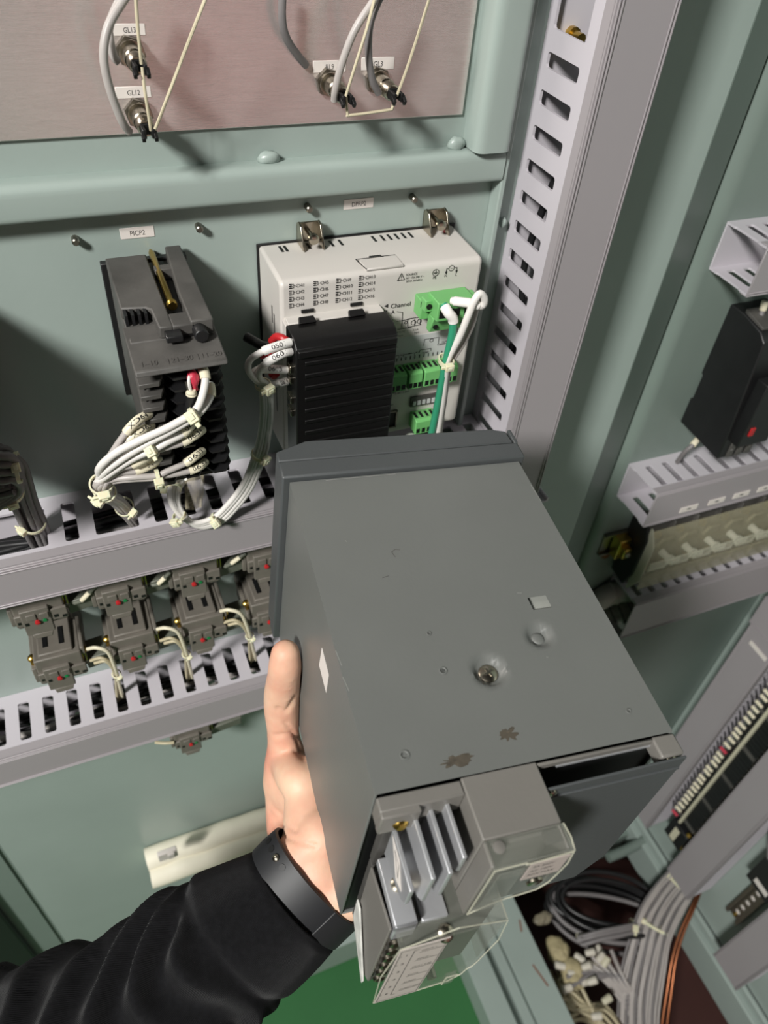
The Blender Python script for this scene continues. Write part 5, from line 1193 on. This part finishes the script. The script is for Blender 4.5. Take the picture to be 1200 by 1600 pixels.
# supporting strap at the foot of the wall
def strap():
    mb = MB(); P_ = [at(950, 1340, 1, -.060), at(985, 1325, 1, -.060), at(1012, 1308, 1, -.055), at(1030, 1296, 1, -.050), at(1040, 1272, 1, -.045)]
    return mb.tube(P_, .011, 10, 4)
tag(strap().build('bent_tube', M['greend'], smooth=True, angle=60), 'bent green tube at the foot of the right-hand wall', 'tube')
# grey cables leaving the middle duct, tied flat, and two copper conductors
NS = 33
path = [(1058, 1385, .875, .2), (1049, 1405, .865, 0), (1037, 1440, .845, 0), (1024, 1480, .82, 0), (1012, 1530, .79, 0), (1006, 1580, .76, 0), (1000, 1630, .73, 0)]
bx = []
top = [V((.890, -.178, .250)), V((.885, -.180, .215)), V((.868, -.190, .150)), V((.845, -.210, .095)), V((.815, -.245, .060)), V((.770, -.300, .020)), V((.74, -.36, -.02))]
t = thing('cable_bundle', top[0], 'flat bundle of grey cables dropping from the middle wall duct into the floor pit', 'cable bundle')
for i in range(NS):
    u = (i % 15)/14-.5; v_ = (i//15)
    pts = [p + V((.30, -.95, 0)).normalized()*(u*.050*(1+.18*k)) + V((-.5, -.1, .8)).normalized()*(v_*.005+random.uniform(-.0015, .0015)) + V((random.uniform(-1, 1), random.uniform(-1, 1), 0))*.0012 for k, p in enumerate(top)]
    MB().tube(pts, .0025, 7, 5).build('cable', M['gwire'] if i % 3 else M['gwired'], t, smooth=True, angle=60)
for nm_, k in (('upper', 1), ('lower', 3)):
    c = top[k]+V((-.001, 0, .002)); d_ = top[k+1]-top[k-1]
    tie(c, d_, .0090, .0310, nm_ + ' cable tie round the flat grey bundle on the right', V((-.3, .9, .3)), hs=2.4, w=.006, upv=(-.5, -.1, .8))
for i in range(2):
    pts = [at(a_, b_, 2, c_) for a_, b_, c_ in ((1090+i*5, 1392, .22), (1080+i*5, 1418, .19), (1062+i*6, 1458, .15), (1050+i*6, 1500, .115), (1042+i*7, 1550, .085), (1034+i*8, 1605, .05), (1030+i*8, 1680, .0))]
    wire('copper_conductor', pts, .0029, M['copper'], ['bare copper conductor next to the flat grey bundle, inner one', 'bare copper conductor at the outer edge of the flat grey bundle'][i], 'conductor')
M['captone'] = mat('aged_white_cap', (206, 200, 186), .5)
# coil of black cable
t = thing('cable_coil', at(945, 1430, 2, -.04), 'coil of black cable lying in the red-brown floor pit', 'cable coil')
cc = at(948, 1424, 2, .03); ua = (at(1035, 1430, 2, .03)-at(860, 1400, 2, .03)).normalized(); ub = V((-ua.y, ua.x, 0))
for i in range(12):
    ra = .118+.010*math.sin(i*1.7); rb = .052+.012*math.cos(i*2.3); c = cc + V((random.uniform(-.008, .008), random.uniform(-.010, .010), -.03+i*.0065)); n = 26
    pts = [c + ua*ra*math.cos(2*math.pi*k/n+.3*i) + ub*rb*math.sin(2*math.pi*k/n+.3*i) + V((0, 0, .006*math.sin(4*math.pi*k/n+i))) for k in range(n+1)]
    MB().tube(pts, .0052, 8, 2).build('turn', M['blackwire'] if i % 4 else M['gwired'], t, smooth=True, angle=60)
for i in range(9):
    o = V((random.uniform(-.01, .01), random.uniform(-.012, .012), .02+random.uniform(0, .02)))
    pts = [p + o for p in (at(905, 1478, 2, .03), at(935, 1470, 2, .045), at(975, 1462, 2, .05), at(1010, 1452, 2, .045), at(1026, 1425, 2, .04), at(1018, 1400, 2, .02))]
    wire('grey_cable', pts, .0046, M['gwired'], 'grey cable tied along the front of the black coil', 'cable', 'grey cables tied to the black coil', n=7, k=5)
tie(at(988, 1452, 2, .066), ua, .020, .018, 'pale cable tie round the grey cables in front of the black coil', V((0, -.3, 1)), hs=2.6, w=.007)
# grey cables fanning towards the lower right of the pit
for i in range(16):
    o = i/15; a = at(880+o*75, 1510+o*-25 + (i % 3)*18, 2, .03); b = at(930+o*45, 1520+o*10, 2, .035); c = at(975+o*25, 1570, 2, .0); d_ = at(1010+o*15, 1640, 2, -.04)
    t = cable_thing('spare_cable', [a, b, c, d_], .0046, M['gwired'] if i % 3 else M['gwire'], 'grey spare cable with a white end sleeve fanning out in the floor pit', 'cable', 'spare grey cables in the floor pit', n=7, k=6)
    if i % 2 == 0:
        e = (a-b).normalized(); MB().lathe(a-e*.004, e, [(0, .0075), (.020, .0085), (.022, .006)], n=9).build('end_sleeve', M['captone'], t, smooth=True, angle=40)
for i in range(13):
    a = at(835+random.uniform(0, 40), 1515+random.uniform(0, 80), 2, -.02); b = at(880+random.uniform(-8, 15), 1520+random.uniform(0, 80), 2, .015); c = at(915+random.uniform(0, 30), 1560+random.uniform(0, 50), 2, -.01)
    wire('beige_wire', [a, b, c, c+V((.03, -.06, -.03))], .0042, M['beigewire'], 'loose beige wire tangled at the left of the floor pit', 'wire', 'beige wires in the floor pit', n=7, k=5)
for i, (px_, py_) in enumerate(((908, 1462), (922, 1488), (938, 1496), (946, 1503), (916, 1510), (925, 1533), (948, 1562), (932, 1588))):
    p = at(px_, py_, 2, .045); d_ = V((random.uniform(.3, 1), random.uniform(-.7, .5), .3)).normalized()
    tag(MB().lathe(p-d_*.010, d_, [(0, .005), (.002, .0070), (.018, .0080), (.021, .006)], n=10).build('cable_end_cap', M['captone'] if i % 3 else M['cream'], smooth=True, angle=40), 'white plastic cable end cap lying among the cables of the floor pit', 'fitting', 'cable end caps in the floor pit')  # white end caps of cables, scattered over the pit
def lump(px_, py_, sc, seed, lb):
    p = at(px_, py_, 2, .02); mb = MB().ball(p, .03, 20, 14, sc)
    mb.v = [q + (q-p).normalized()*(.011*noise.noise((q-p)*34+V((seed, 0, 0)))+.005*noise.noise((q-p)*90+V((0, seed, 0)))) for q in mb.v]
    tag(mb.build('putty_lump', M['putty'], smooth=True, angle=80), lb, 'sealing putty')
lump(876, 1488, (.75, 1.15, .7), 1.0, 'crumbly beige sealing putty at the left edge of the pit, upper lump')
lump(893, 1522, (.85, 1.0, .6), 5.0, 'crumbly beige sealing putty in the pit, lower lump')
def bag():
    p = at(850, 1435, 2, .02); mb = MB().ball(p, .020, 18, 12, (1.3, .6, .6)); mb.v = [q + (q-p).normalized()*.009*noise.noise((q-p)*70) for q in mb.v]; return mb
tag(bag().build('clear_bag', M['film'], smooth=True, angle=25), 'small crumpled clear bag beside the floor sill', 'plastic bag')
for i, (a, b) in enumerate((((812, 1438), (815, 1455)), ((833, 1508), (856, 1540)))):
    pa = at(*a, 2, .0782); pb_ = at(*b, 2, .0782); mb = MB(); line(mb, [pa, pb_], .004, Z_); mb.build('rust_scratch', mat('rust_scratch', (128, 92, 76), .8), bpy.data.objects['trim_8'])
